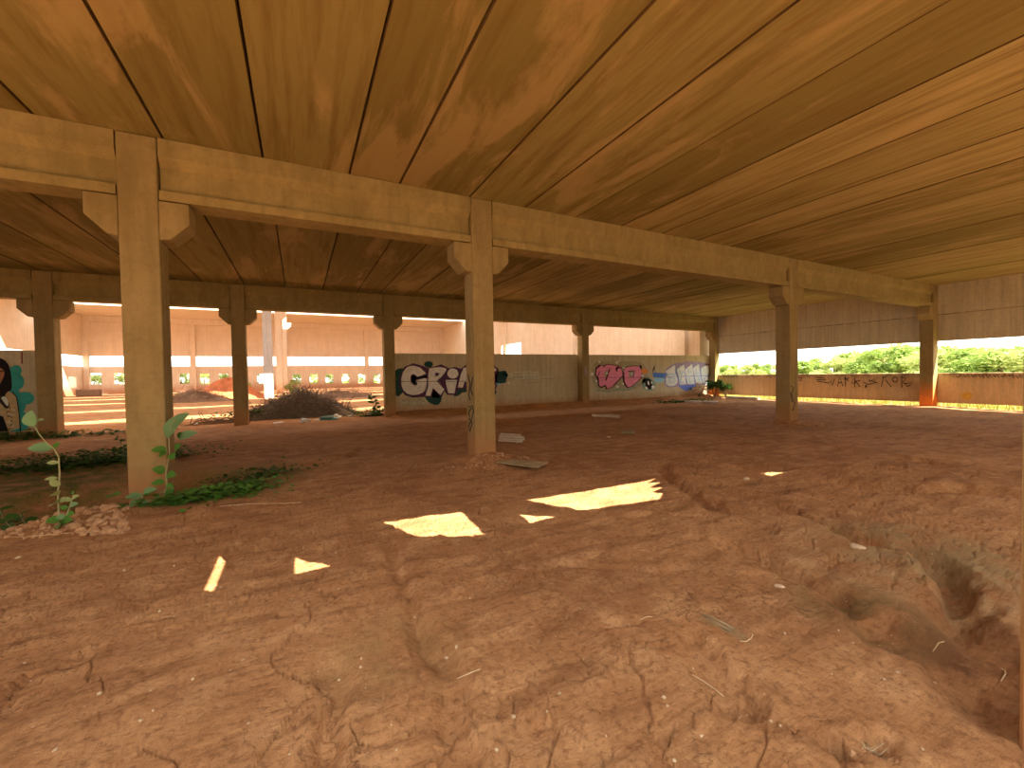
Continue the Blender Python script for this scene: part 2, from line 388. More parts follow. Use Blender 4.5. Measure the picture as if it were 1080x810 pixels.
for i, lab in ((0, 'back-row concrete beam between mural column and brush pile column'),
               (1, 'back-row concrete beam above the brush pile'),
               (2, 'back-row concrete beam above the silver graffiti'),
               (3, 'back-row concrete beam above the pink and pale blue graffiti')):
    beam(XB[i]+W, XB[i+1], YB, lab)
beam(-16.5, XB[0], YB, 'back-row concrete beam above the painted woman mural')

# ceiling planks: real slabs with open joints
ceil = empty('ceiling', (0, 0, 0), 'stained precast concrete slab ceiling with dark joints', kind='structure')
seams1 = [-16.6, -15.4, -14.15, -12.9, -11.65, -10.4, -9.15, -7.9, -6.65, -5.3, -4.05, -2.8, -1.555, -0.395, 0.80, 1.60, 2.86, 4.01, 5.24, 6.47, 7.70, 8.94, 10.17, 11.4, 12.64, 13.87, 15.1, 16.33, 17.56, 18.8, 20.03, 21.26, 22.9]
seams2 = [-16.6, -15.4, -14.15, -12.9, -11.65, -10.4, -9.15, -7.9, -6.65, -5.3, -4.05, -2.8, -1.6, -0.35, 0.86, 2.06, 2.9, 4.1, 5.3, 6.5, 7.7, 8.94, 10.17, 11.4, 12.64, 13.87, 15.1, 16.33, 17.56, 18.8, 20.03, 21.26, 22.9]
M['joint_dirt'] = plain('joint_dirt', (0.13, 0.085, 0.04), 0.4, 0.95, 3)
def planks(seams, y0, y1, name, open_gap=None):
    bm = bmesh.new(); rng = random.Random(len(name)+11)
    for x0, x1 in zip(seams, seams[1:]):
        dz = rng.uniform(0, 0.012); g = 0.008
        prof = [(x0+g, 0.03), (x0+g+0.010, 0), (x1-g-0.010, 0), (x1-g, 0.03), (x1-g, 0.18), (x0+g, 0.18)]
        prism(bm, [(u, H+dz+v) for u, v in prof], 'y', y0, y1)
    o = mesh_obj(name, bm, M['ceiling'], ceil); o.data.materials.append(M['joint_dirt'])
    for p in o.data.polygons:
        if p.normal.z < -0.2 and abs(p.normal.x) > 0.3: p.material_index = 1
    return o
planks(seams1, 1.25, YA+W/2, 'slab_field')
planks(seams2, YA+W/2+0.004, YB+W+0.1, 'rear_slab_field')
# topping over the joints, left out over one joint that lets specks of light through
bm = bmesh.new()
gx = 0.0
box(bm, (-16.6, 1.45, H+0.2), (22.9, YA+W/2, H+0.26))
box(bm, (-16.6, YA+W/2, H+0.2), (-0.40, YB+W+0.1, H+0.26)); box(bm, (-0.30, YA+W/2, H+0.2), (22.9, YB+W+0.1, H+0.26))
ry = random.Random(5); yy = YA+W/2
while yy < YB+W:
    l = ry.uniform(0.25, 0.9); box(bm, (-0.40, yy, H+0.2), (-0.30, yy+l, H+0.26)); yy += l+ry.uniform(0.02, 0.10)
mesh_obj('topping', bm, M['ceiling'], ceil)
# unseen added slab overhead, its edge and holes cut to shape the sun patches
SUN = Vector((0.55, -1.0, 1.4))
patches = [[(0.77, 4.71), (1.66, 4.61), (1.62, 3.83), (1.11, 3.95)],
           [(2.54, 4.65), (4.77, 4.56), (4.45, 4.45), (4.62, 4.36), (4.33, 4.27), (4.48, 4.18), (4.18, 4.09), (4.30, 4.0), (4.0, 3.8), (2.92, 3.96)],
           [(2.18, 4.19), (2.51, 3.89), (2.18, 3.88)], [(-0.08, 4.18), (0.21, 3.81), (-0.08, 3.82)],
           [(-0.69, 4.55), (-0.61, 4.48), (-0.61, 3.79), (-0.69, 3.85)], [(6.43, 4.05), (6.76, 3.85), (6.34, 3.82)]]
zt = H+0.03; sx, sy = SUN.x/SUN.z*zt, SUN.y/SUN.z*zt
bm = bmesh.new(); edges = []
def loop(pts):
    vs = [bm.verts.new((p[0], p[1], 0)) for p in pts]
    edges.extend(bm.edges.new((vs[i], vs[(i+1) % len(vs)])) for i in range(len(vs)))
Y0, Y1 = -3.6, 1.249
loop([(-0.55, Y1), (-0.30, 0.95), (0.02, 0.55), (0.12, 0.1), (0.35, -0.45), (0.5, -1.25), (1.2, -1.95), (2.3, -2.35), (3.2, -2.85), (4.5, -3.0), (6.0, -3.2), (22.9, -3.3), (22.9, Y1)])  # ragged outline shaped to let skylight onto the near floor
for p in patches: loop([(x+sx, y+sy) for x, y in p])
bmesh.ops.triangle_fill(bm, use_beauty=True, use_dissolve=False, edges=edges)
ext = bmesh.ops.extrude_face_region(bm, geom=bm.faces[:])
for v in [g for g in ext['geom'] if isinstance(g, bmesh.types.BMVert)]: v.co.z += 0.05
for v in bm.verts: v.co.z += H+0.005
box(bm, (-16.6, -3.3, H+0.005), (-4.4, Y1, H+0.055))  # extra plate added out of view to darken the ceiling at left
mesh_obj('sun_mask_slab', bm, M['ceiling'], ceil)

# ------------------------------------------------------------------ walls
T = 0.14
def panel(name, a, b, m, parent, bev=0.012):
    bm = bmesh.new(); box(bm, a, b); bevel(bm, bev); return mesh_obj(name, bm, m, parent)
wr = empty('wall_right', (XW, 7, 0), 'right concrete wall with spandrel panels above a long open strip and parapet', kind='structure')
wr.location = (0, 0, 0)
for (ya, yb) in ((-3.6, YA+0.2), (YA+0.215, YB+0.2)):
    panel('upper_panel', (XW, ya, 3.712), (XW+T, yb, H+0.26), M['wall'], wr)
    panel('spandrel_panel', (XW, ya, 2.64), (XW+T, yb, 3.685), M['wall'], wr)
    panel('parapet_panel', (XW, ya, 0.175), (XW+T, yb, 1.365), M['parapet'], wr)
for (ya, yb) in ((-3.6, YA+0.2), (YA+0.215, YB+0.2)): panel('joint_strip', (XW+0.06, ya, 3.6), (XW+T-0.02, yb, 3.78), M['parapet'], wr, 0.001)
wb = empty('wall_back', (0, 0, 0), 'low back wall of stacked concrete panels carrying graffiti', kind='structure')
YW = YB+W+0.01
for xa, xb in ((XB[2]+0.1, XB[3]+0.2), (XB[3]+0.215, XW+0.1)):
    panel('lower_panel', (xa, YW, -0.1), (xb, YW+T, 1.328), M['wall'], wb)
    panel('upper_panel', (xa, YW, 1.345), (xb, YW+T, 2.555), M['wall'], wb)
wl = empty('wall_left', (0, 0, 0), 'low back wall left of the opening carrying the painted woman mural', kind='structure')
for xa, xb in ((-11.5, XB[0]+0.15), (-16.6, -11.52)):
    panel('lower_panel', (xa, YW, -0.1), (xb, YW+T, 1.335), M['wall'], wl)
    panel('upper_panel', (xa, YW, 1.345), (xb, YW+T, 2.555), M['wall'], wl)
panel('joint_strip', (XB[2]+0.12, YW+0.02, 1.25), (XW, YW+T-0.02, 1.43), M['wall'], wb, 0.001); panel('joint_strip', (-16.6, YW+0.02, 1.25), (XB[0], YW+T-0.02, 1.43), M['wall'], wl, 0.001)
ws = empty('wall_side', (0, 0, 0), 'far left side wall of concrete panels', kind='structure')
panel('lower_panel', (-16.75, -3.6, -0.2), (-16.61, YB+W, 2.555), M['wall'], ws)
panel('upper_panel', (-16.75, -3.6, 3.7), (-16.61, YB+W, H+0.26), M['wall'], ws)

panel_f = empty('sky_block_wall', (0, 0, 0), 'unseen tall concrete wall added behind the camera to block low sky light', kind='structure')
panel('sky_block_panel', (-32, -6.7, -0.3), (40, -6.45, 6.0), M['wall'], panel_f)  # out of view, put in to keep low sky light off the columns
# pillar stump of the entrance row at the right edge of the frame
pe = empty('concrete_pillar', (2.72, 0.172, 0), 'near concrete pillar sliver at the right edge of the frame', 'pillar')
bm = bmesh.new(); box(bm, (0, 0, -0.5), (0.42, 0.42, H)); bevel(bm, 0.012); mesh_obj('shaft', bm, M['column'], pe)

# ------------------------------------------------------------------ tall hall beyond
HF, HLX, HRX, HT = 69.0, -23.3, 22.05, 9.65
hall = empty('wall_far', (0, 0, 0), 'tall pale panel walls of the sunlit hall beyond the back columns', kind='structure')
def holed_wall(name, axis, at, thick, u0, u1, z0, z1, holes, m, parent):
    """wall slab with rectangular through-holes, built as a grid of cells"""
    us = sorted({u0, u1, *[h[0] for h in holes], *[h[1] for h in holes]}); zs = sorted({z0, z1, *[h[2] for h in holes], *[h[3] for h in holes]})
    bm = bmesh.new(); V = {}
    def solid(i, j):
        if i < 0 or j < 0 or i >= len(us)-1 or j >= len(zs)-1: return False
        cu, cz = (us[i]+us[i+1])/2, (zs[j]+zs[j+1])/2
        return not any(h[0] < cu < h[1] and h[2] < cz < h[3] for h in holes)
    def P(i, j, k):
        if (i, j, k) not in V:
            w = at+thick*k; V[i, j, k] = bm.verts.new((us[i], w, zs[j]) if axis == 'y' else (w, us[i], zs[j]))
        return V[i, j, k]
    for i in range(len(us)-1):
        for j in range(len(zs)-1):
            if not solid(i, j): continue
            for k in (0, 1): bm.faces.new((P(i, j, k), P(i+1, j, k), P(i+1, j+1, k), P(i, j+1, k)))
            if not solid(i-1, j): bm.faces.new((P(i, j, 0), P(i, j+1, 0), P(i, j+1, 1), P(i, j, 1)))
            if not solid(i+1, j): bm.faces.new((P(i+1, j, 0), P(i+1, j+1, 0), P(i+1, j+1, 1), P(i+1, j, 1)))
            if not solid(i, j-1): bm.faces.new((P(i, j, 0), P(i+1, j, 0), P(i+1, j, 1), P(i, j, 1)))
            if not solid(i, j+1): bm.faces.new((P(i, j+1, 0), P(i+1, j+1, 0), P(i+1, j+1, 1), P(i, j+1, 1)))
    return mesh_obj(name, bm, m, parent)
holes = []
for px in (101, 126, 150, 172, 194.5, 216, 236, 256, 275.7, 313, 331, 347.5, 364.5, 381.5, 397.5, 414):
    p = aty(px, 399.5, HF); holes.append((p[0]-0.52, p[0]+0.52, p[2]-0.68, p[2]+0.68))
far_lo = holed_wall('lower_panel', 'y', HF, 0.25, HLX-2, HRX+2, -0.5, 3.42, holes, M['hall'], hall)
panel('upper_panel', (HLX-0.2, HF, 4.72), (HRX+0.2, HF+0.25, HT), M['hall'], hall)
panel('eave_beam', (HLX-0.2, HF-0.35, HT-0.75), (HRX+0.2, HF-0.004, HT), M['hall'], hall)
lh = [(66.0-0.9, 66.0+0.9, 0.9, 2.2), (62.2-0.9, 62.2+0.9, 0.9, 2.2)]
holed_wall('side_lower_panel', 'x', HLX-0.25, 0.245, 20, HF, -0.5, 3.42, lh, M['hall'], hall)
panel('side_upper_panel', (HLX-0.25, 20, 4.72), (HLX, HF, HT), M['hall'], hall)
w0, w1 = atx(528.5, 374, HRX), atx(549.5, 361, HRX)
wy0, wy1 = sorted((w0[1], w1[1]))
holed_wall('side_wall_panel', 'x', HRX, 0.2, YW+T+0.02, HF, -0.5, HT, [(wy0, wy1, 2.2, w1[2])], M['hall'], hall)
panel('return_panel', (HRX-0.05, YW+T+0.025, 2.4), (XW+0.1, YW+T+0.18, HT), M['hall'], hall)
for px in (204, 300, 386.5):
    X = aty(px, 380, HF)[0]; panel('pilaster', (X-0.3, HF-0.4, -0.4), (X+0.3, HF-0.003, HT-0.76), M['hall'], hall)
for px in (465,):
    panel('pilaster', (HRX-0.6, HF-0.4, -0.4), (HRX-0.005, HF-0.003, HT-0.76), M['hall'], hall)
panel('pilaster', (HLX+0.005, HF-0.45, -0.4), (HLX+0.55, HF-0.003, HT-0.76), M['hall'], hall)
for px in (533.5, 605, 722):
    Y = atx(px, 350, HRX)[1]; panel('pilaster', (HRX-0.3, Y-0.25, -0.4), (HRX-0.003, Y+0.25, HT), M['hall'], hall)
# roof bands with open slots between them
hr = empty('ceiling_far', (0, 0, 0), 'slotted slab roof over the tall hall', kind='structure')
slots = [(12.0, 16.1), (22.2, 23.8), (31.6, 33.4), (40.0, 41.8), (48.6, 50.4), (57.2, 59.2)]
ys = [10.0]+[v for s in slots for v in s]+[HF+0.25]
for ya, yb in zip(ys[::2], ys[1::2]):
    if ya < 11: continue
    bm = bmesh.new(); box(bm, (HLX-0.25, ya, HT+0.01), (HRX+0.2, yb, HT+0.25)); mesh_obj('roof_band', bm, M['hall'], hr)
def hall_col(px0, px1, Y, label, m):
    xa, xb = aty(px0, 395, Y)[0], aty(px1, 395, Y)[0]
    root = empty('hall_column', ((xa+xb)/2, Y, 0), label, 'column'); w = (xb-xa)/2*0.86
    bm = bmesh.new(); box(bm, (-w, -w, -0.3), (w, w, HT)); bevel(bm, 0.03); mesh_obj('shaft', bm, m, root)
    bm = bmesh.new(); prism(bm, [(w+0.003, HT-1.2), (w+0.5, HT-1.2), (w+0.5, HT-1.6), (w+0.003, HT-2.1)], 'y', -w, w); mesh_obj('corbel', bm, m, root)
hall_col(277.5, 289, 39.2, 'tall grey column in the bright hall behind the brush pile', M['grey'])
hall_col(291, 298.5, 49.5, 'tan column in the bright hall just right of the grey column', M['hall'])
hall_col(299, 304, 59, 'slender farther column in the bright hall, right of the tan column', M['hall'])

# ------------------------------------------------------------------ graffiti (paint laid on the walls)
def paint_mat(name, c, var=0.18): return plain(name, c, var, 0.75, 7)
PM = {k: paint_mat('paint_'+k, c) for k, c in dict(silver=(0.93, 0.95, 1.0), purple=(0.10, 0.045, 0.12), teal=(0.025, 0.085, 0.085), black=(0.018, 0.015, 0.016),
    pink=(0.97, 0.33, 0.55), maroon=(0.07, 0.012, 0.03), white=(0.95, 0.97, 1.0), sage=(0.43, 0.40, 0.26), blue=(0.10, 0.24, 0.75), sky=(0.32, 0.66, 0.95),
    ice=(0.85, 1.0, 1.0), violet=(0.42, 0.36, 0.55), indigo=(0.16, 0.26, 0.85), orange=(0.85, 0.33, 0.10), red=(0.24, 0.03, 0.03), pale=(0.72, 0.80, 0.72),
    aqua=(0.05, 0.40, 0.40), skin=(0.42, 0.20, 0.10), sand=(0.52, 0.40, 0.22), hair=(0.012, 0.010, 0.012), char=(0.05, 0.035, 0.03), yellow=(0.62, 0.40, 0.09), mint=(0.25, 0.40, 0.36)).items()}
class Art:
    """paint shapes traced on a wall plane; each layer sits a millimetre prouder than the last"""
    def __init__(s, name, label, parent, plane, at, crop):
        s.root = None; s.name = name; s.label = label; s.parent = parent; s.plane = plane; s.at = at; s.crop = crop; s.k = 0; s.bms = {}
    def P(s, u, v, k):
        x0, y0, sc = s.crop; px, py = x0+u/sc, y0+v/sc; off = 0.003+0.0012*k
        if s.plane == 'y': p = aty(px, py, s.at); return (p[0], s.at-off, p[2])
        p = atx(px, py, s.at); return (s.at-off, p[1], p[2])
    def _bm(s, c): return s.bms.setdefault(c, bmesh.new())
    def poly(s, c, pts, smooth=0):
        for _ in range(smooth):
            q = []
            for a, b in zip(pts, pts[1:]+pts[:1]): q += [(a[0]*.75+b[0]*.25, a[1]*.75+b[1]*.25), (a[0]*.25+b[0]*.75, a[1]*.25+b[1]*.75)]
            pts = q
        bm = s._bm(c); s.k += 1
        f = bm.faces.new([bm.verts.new(s.P(u, v, s.k)) for u, v in pts])
        bmesh.ops.triangulate(bm, faces=[f])
        return pts
    def circ(s, c, u, v, r, ry=None, n=18): s.poly(c, [(u+r*math.cos(2*math.pi*i/n), v+(ry or r)*math.sin(2*math.pi*i/n)) for i in range(n)])
    def line(s, c, pts, w, close=False):
        bm = s._bm(c); s.k += 1
        if close: pts = list(pts)+[pts[0]]
        L = []; n = len(pts)
        for i, (u, v) in enumerate(pts):
            if close and i in (0, n-1): a, b = pts[-2], pts[1]
            else: a, b = pts[max(i-1, 0)], pts[min(i+1, n-1)]
            dx, dy = b[0]-a[0], b[1]-a[1]; l = math.hypot(dx, dy) or 1
            L.append((bm.verts.new(s.P(u-dy/l*w/2, v+dx/l*w/2, s.k)), bm.verts.new(s.P(u+dy/l*w/2, v-dx/l*w/2, s.k))))
        for A_, B_ in zip(L, L[1:]): bm.faces.new((A_[0], A_[1], B_[1], B_[0]))
    def done(s):
        objs = []
        first = None
        for c, bm in s.bms.items():
            if first is None:
                o = mesh_obj(s.name, bm, PM[c], s.parent); tag(o, s.label); first = o
            else: mesh_obj(c.replace('char', 'charcoal')+'_paint', bm, PM[c], first)
        return first
YP = YW
# --- silver lettering
g = Art('graffiti_lettering', 'silver block letters with purple outline and dark teal shadow', wb, 'y', YP, (410, 370, 11.567))
g.poly('teal', [(60, 260), (110, 215), (200, 210), (200, 480), (160, 520), (120, 560), (80, 545), (70, 500)], 1)
g.circ('teal', 485, 165, 55, 38)
g.poly('teal', [(430, 540), (560, 440), (650, 560), (630, 640), (580, 668), (500, 640), (455, 590)], 1)
g.poly('teal', [(780, 560), (820, 440), (960, 430), (1200, 440), (1330, 480), (1280, 560), (1050, 520), (900, 500), (850, 550)], 1)
g.poly('teal', [(1230, 175), (1290, 190), (1340, 250), (1425, 240), (1452, 295), (1425, 390), (1330, 400), (1295, 500), (1230, 530)], 0)
g.poly('purple', [(300, 152), (420, 185), (480, 215), (640, 165), (740, 215), (800, 195), (880, 220), (940, 170), (1100, 160), (1270, 165), (1340, 225), (1300, 320), (1318, 440), (1275, 530), (1080, 520), (960, 470), (850, 470), (820, 540), (710, 535), (680, 490), (640, 570), (545, 480), (520, 572), (430, 562), (290, 570), (195, 540), (130, 430), (128, 320), (190, 195)], 0)
G_ = [(300, 175), (380, 195), (440, 250), (460, 285), (345, 325), (325, 295), (295, 288), (270, 312), (268, 350), (285, 395), (315, 415), (345, 412), (335, 385), (335, 348), (470, 325), (468, 440), (430, 510), (360, 540), (290, 548), (220, 530), (170, 480), (148, 420), (145, 340), (165, 260), (210, 200), (250, 180)]
R_ = [(485, 210), (620, 190), (690, 205), (712, 225), (690, 270), (640, 330), (590, 365), (685, 470), (630, 548), (540, 460), (510, 555), (440, 550), (475, 440), (468, 380)]
I_ = [(690, 350), (838, 350), (805, 525), (718, 520), (690, 400)]
A_ = [(905, 205), (955, 188), (1040, 200), (1080, 300), (1090, 440), (1030, 450), (1010, 380), (925, 385), (905, 455), (835, 450), (850, 370), (870, 290)]
L_ = [(1140, 200), (1270, 182), (1324, 228), (1292, 262), (1250, 310), (1295, 400), (1302, 440), (1285, 480), (1200, 510), (1140, 430), (1130, 330)]
for L in (G_, R_, I_, A_, L_): g.poly('silver', L); g.line('purple', L, 13, True)
g.circ('silver', 780, 277, 68, 62); g.poly('purple', [(565, 265), (618, 272), (600, 302), (565, 312)])
g.poly('purple', [(965, 290), (1000, 290), (1005, 330), (955, 335)])
for L in ([(190, 300), (230, 240), (330, 220)], [(200, 430), (280, 440), (400, 425)], [(230, 480), (330, 500), (400, 480)], [(500, 250), (580, 225), (650, 235)], [(720, 380), (790, 385)]): g.line('pale', L, 7)
rg = random.Random(2)
x = 140.0; q = []
while x < 450: q.append((x, (590 if len(q) % 2 else 625)+rg.random()*32)); x += rg.uniform(5, 11)
g.line('pale', q, 6); g.line('mint', [(u+6, v+12) for u, v in q[::2]], 5); g.line('teal', [(u+3, v-14) for u, v in q[::3]], 5)
g.line('teal', [(60, 376), (1240, 370)], 5)
g.done()
g = Art('graffiti_tag', 'small pale zigzag tag scrawled beside the silver letters', wb, 'y', YP, (500, 370, 9.818))
x = 345.0; q = []
while x < 685: q.append((x, 212+(rg.random()*30 if len(q) % 2 else 55+rg.random()*28))); x += rg.uniform(5, 12)
g.line('pale', q, 7); g.line('mint', [(u+9, v+5) for u, v in q[::2]], 6); g.line('pale', [(350, 240), (430, 220), (560, 215), (660, 225)], 6); g.line('pale', [(400, 290), (560, 285), (660, 280), (790, 268)], 6)
g.line('teal', [(290, 240), (350, 255)], 30); g.circ('white', 357, 335, 11); g.line('sky', [(225, 340), (265, 350)], 20)
g.line('sage', [(560, 325), (620, 330), (670, 325)], 8)
g.done()
# --- pink lettering
g = Art('graffiti_lettering', 'pink bubble letters with maroon outline and white dots', wb, 'y', YP, (610, 370, 13.5))
g.poly('sage', [(200, 160), (420, 140), (620, 150), (900, 150), (980, 260), (980, 420), (820, 560), (500, 580), (260, 570), (190, 400)], 1)
D_ = [(250, 230), (300, 200), (350, 212), (420, 192), (500, 203), (540, 213), (600, 218), (625, 290), (640, 340), (600, 390), (520, 480), (470, 522), (400, 547), (385, 500), (310, 522), (285, 480), (270, 400), (240, 340)]
O_ = [(650, 250), (700, 225), (790, 213), (870, 218), (905, 290), (900, 380), (830, 450), (770, 500), (700, 527), (650, 480), (630, 380)]
for L in (D_, O_): g.poly('pink', L); g.line('maroon', L, 10, True)
g.poly('sage', [(365, 300), (435, 270), (425, 340), (393, 385), (358, 350)], 1); g.poly('sage', [(712, 290), (790, 285), (770, 372), (720, 382)], 1)
for L, w in (([(310, 207), (250, 255), (240, 340), (280, 390), (287, 500), (330, 520), (380, 490), (402, 547)], 20), ([(445, 255), (415, 340), (385, 425)], 18), ([(600, 390), (540, 450), (500, 495)], 14),
             ([(640, 340), (645, 420), (662, 480), (700, 527)], 20), ([(702, 292), (795, 285), (778, 372)], 13), ([(300, 300), (275, 360)], 12), ([(620, 330), (660, 325)], 16), ([(350, 235), (385, 205)], 10)): g.line('maroon', L, w)
g.circ('maroon', 562, 262, 38); g.circ('pink', 575, 275, 26)
g.poly('black', [(860, 205), (890, 205), (905, 240), (885, 245)])
for u, v, r in ((195, 330, 22), (295, 160, 15), (545, 168, 17), (250, 430, 13), (552, 510, 17), (640, 240, 11), (910, 355, 18), (400, 320, 14), (755, 330, 13), (575, 150, 8), (630, 470, 12), (222, 235, 9)): g.circ('white', u, v, r)
g.poly('orange', [(880, 285), (915, 240), (930, 265), (965, 245), (958, 290), (985, 305), (935, 330), (900, 320)])
g.line('mint', [(240, 560), (420, 590), (560, 540), (700, 560), (830, 480)], 14)
g.line('maroon', [(140, 380), (620, 380), (1000, 378)], 5)
g.done()
# --- black and white blot with blue slabs
g = Art('graffiti_blot', 'black and white painted blot beside a blue block', wb, 'y', YP, (675, 370, 12.0))
g.poly('mint', [(20, 360), (120, 330), (200, 420), (190, 490), (100, 510), (30, 470)], 1)
g.poly('black', [(70, 355), (125, 350), (160, 410), (150, 470), (115, 495), (75, 460), (60, 410)], 1)
g.poly('white', [(95, 375), (115, 385), (120, 430), (105, 435), (92, 405)], 1); g.poly('white', [(60, 450), (90, 455), (105, 490), (70, 490)], 1); g.poly('white', [(140, 440), (190, 440), (185, 480), (150, 485)], 1); g.poly('white', [(140, 380), (158, 400), (150, 425), (138, 410)], 1)
g.poly('blue', [(158, 275), (325, 285), (310, 345), (165, 335)]); g.poly('sky', [(165, 342), (315, 345), (285, 400), (180, 405)], 1)
g.line('black', [(160, 270), (170, 215), (185, 190), (175, 250)], 9)
g.done()
# --- ice-blue lettering
g = Art('graffiti_lettering', 'pale ice-blue spiky letters with violet halo and blue shadow', wb, 'y', YP, (675, 370, 12.0))
g.poly('violet', [(315, 240), (430, 150), (540, 150), (570, 130), (660, 135), (770, 140), (900, 170), (900, 290), (880, 400), (800, 440), (470, 450), (350, 470), (305, 420), (305, 330)], 1)
g.poly('indigo', [(480, 440), (730, 425), (690, 470), (655, 505), (620, 490), (590, 512), (540, 490)])
LT = [[(320, 255), (440, 175), (452, 290), (475, 335), (482, 400), (440, 442), (370, 452), (322, 420), (318, 350), (342, 300)], [(455, 230), (560, 170), (572, 300), (585, 422), (500, 432), (485, 330)],
      [(562, 240), (660, 160), (680, 310), (692, 420), (600, 424), (577, 330)], [(665, 215), (745, 168), (765, 310), (795, 412), (710, 422), (682, 320)], [(768, 220), (800, 195), (862, 180), (872, 260), (860, 330), (852, 420), (795, 412), (768, 310)]]
for L in LT: g.poly('ice', L); g.line('blue', L, 5, True)
for L in ([(345, 300), (440, 290), (450, 250)], [(370, 340), (440, 350), (430, 410), (370, 405), (370, 340)], [(500, 250), (520, 300), (560, 260)], [(510, 340), (510, 400), (560, 400)], [(600, 230), (620, 290), (650, 260)], [(620, 340), (625, 400), (665, 380)],
          [(700, 230), (715, 290), (750, 280)], [(725, 340), (760, 345), (740, 380)], [(800, 230), (820, 300), (850, 250)], [(810, 340), (815, 390)]): g.line('sky', L, 9)
for L in ([(330, 330), (440, 322)], [(490, 322), (860, 318)]): g.line('blue', L, 5)
g.circ('white', 838, 370, 24, 40); g.circ('ice', 835, 250, 30, 60)
g.line('red', [(830, 168), (885, 185), (908, 235), (895, 285), (860, 305)], 16)
g.done()
# --- mural of a woman
g = Art('mural_portrait', 'painted long-haired woman in a black top against aqua swirls', wl, 'y', YP, (0, 370, 8.1))
for u, v, rx, ry_ in ((140, 170, 48, 48), (150, 265, 58, 68), (215, 405, 80, 55), (165, 450, 60, 90), (190, 600, 70, 80), (150, 620, 60, 70)): g.circ('aqua', u, v, rx, ry_)
g.poly('aqua', [(90, 130), (150, 150), (160, 330), (185, 400), (190, 690), (90, 690)])
g.circ('sky', -280, 250, 80); g.poly('aqua', [(-330, 180), (-200, 160), (-180, 690), (-330, 690)], 1)
g.poly('sand', [(-230, 400), (-40, 350), (110, 352), (150, 400), (172, 550), (182, 690), (-250, 690), (-245, 520)], 1)
g.poly('hair', [(-150, 150), (-90, 70), (0, 55), (65, 95), (98, 190), (108, 340), (60, 350), (25, 430), (-30, 400), (-130, 420), (-180, 380), (-165, 240)], 1)
g.poly('skin', [(-75, 150), (0, 140), (35, 165), (42, 195), (30, 235), (0, 290), (-40, 300), (-75, 240)], 1)
g.line('hair', [(5, 175), (32, 172)], 9); g.line('hair', [(-60, 178), (-28, 175)], 9); g.line('maroon', [(-30, 262), (0, 258)], 8); g.line('char', [(-12, 190), (-5, 235), (-22, 238)], 5)
g.poly('hair', [(-160, 530), (-20, 545), (30, 560), (78, 690), (-170, 690)])
g.poly('char', [(-15, 420), (10, 380), (60, 400), (90, 470), (60, 500), (30, 470)], 1); g.poly('pale', [(10, 400), (50, 385), (80, 440), (70, 480), (40, 440)], 1)
for i in range(16): g.line(('char', 'pale', 'yellow')[i % 3], [(60+rg.uniform(-10, 70), 480+i*12), (80+rg.uniform(-20, 70), 490+i*12), (70+rg.uniform(0, 80), 500+i*12)], 7)
g.line('hair', [(112, 352), (150, 395), (172, 540), (182, 690)], 9)
g.line('red', [(195, 10), (196, 110)], 12)
g.done()
# --- black scrawl on the right parapet
par2 = [o for o in wr.children if o.name.startswith('parapet_panel')]
g = Art('graffiti_scrawl', 'thin black scrawled letters along the top of the parapet', wr, 'x', XW, (840, 380, 7.714))
for L in ([(160, 138), (232, 147)], [(162, 158), (240, 160)], [(170, 170), (225, 178), (272, 186)], [(278, 165), (290, 207), (312, 150)], [(335, 212), (352, 132), (380, 212)], [(343, 182), (372, 182)], [(398, 128), (400, 212)], [(383, 156), (432, 143)], [(392, 140), (425, 170)],
          [(448, 190), (475, 138), (476, 220)], [(475, 160), (520, 216)], [(462, 190), (495, 168)], [(498, 168), (524, 164)], [(548, 178), (580, 196), (625, 188)], [(600, 172), (640, 150), (636, 192), (605, 190)], [(590, 160), (660, 186)], [(692, 215), (710, 130), (742, 178), (775, 216)], [(700, 140), (735, 135)],
          [(858, 128), (860, 222)], [(858, 135), (895, 150), (868, 176), (905, 212)], [(885, 190), (945, 182), (905, 214), (935, 200)], [(20, 145), (48, 142), (40, 165), (22, 162)]): g.line('char', L, 7)
g.line('char', [(805+22*math.cos(t), 157+20*math.sin(t)) for t in np.linspace(0, 6.0, 16)], 7); g.circ('char', 568, 212, 9, 12)
g.done()
g = Art('graffiti_scrawl', 'faint dark scribbles and ochre patch on the nearest parapet', wr, 'x', XW, (980, 340, 7.36))
for i in range(9):
    u = 210+i*58; g.line('char', [(u, 410+rg.uniform(-6, 8)), (u+18, 425+rg.uniform(-8, 10)), (u+30, 405), (u+42, 430+rg.uniform(-10, 5))], 7)
g.poly('yellow', [(250, 545), (335, 540), (330, 600), (258, 598)], 1)
g.done()
# --- scrawls on the columns (paint is a part of its column)
def on_column(root, A_):
    o = A_.done(); 
    o.matrix_parent_inverse = Matrix.Translation(-Vector(root.location)); return o
g = Art('graffiti_scrawl', 'black scrawl', c_mid, 'x', XA[2], (470, 360, 5.786))
for L in ([(138, 200), (150, 260), (143, 330), (152, 360)], [(168, 215), (155, 290), (165, 330)], [(140, 400), (165, 395), (172, 430), (160, 480), (142, 440), (158, 405)], [(145, 470), (165, 500), (150, 550), (143, 515), (160, 480)]): g.line('char', L, 7)
on_column(c_mid, g)
g = Art('graffiti_scrawl', 'small black scribble', c_r, 'y', YA, (800, 280, 4.5))
for L in ([(152, 572), (166, 580), (156, 610), (164, 640)], [(160, 640), (172, 655), (158, 690), (168, 680)], [(150, 600), (158, 650)]): g.line('char', L, 3.5)
on_column(c_r, g)
g = Art('graffiti_scrawl', 'violet sprayed smudge', c_b3, 'y', YB, (610, 370, 13.5))
for L in ([(80, 230), (130, 225), (90, 280), (140, 300), (85, 340), (130, 350)], [(100, 240), (110, 330)]): g.line('violet', L, 12)
on_column(c_b3, g)

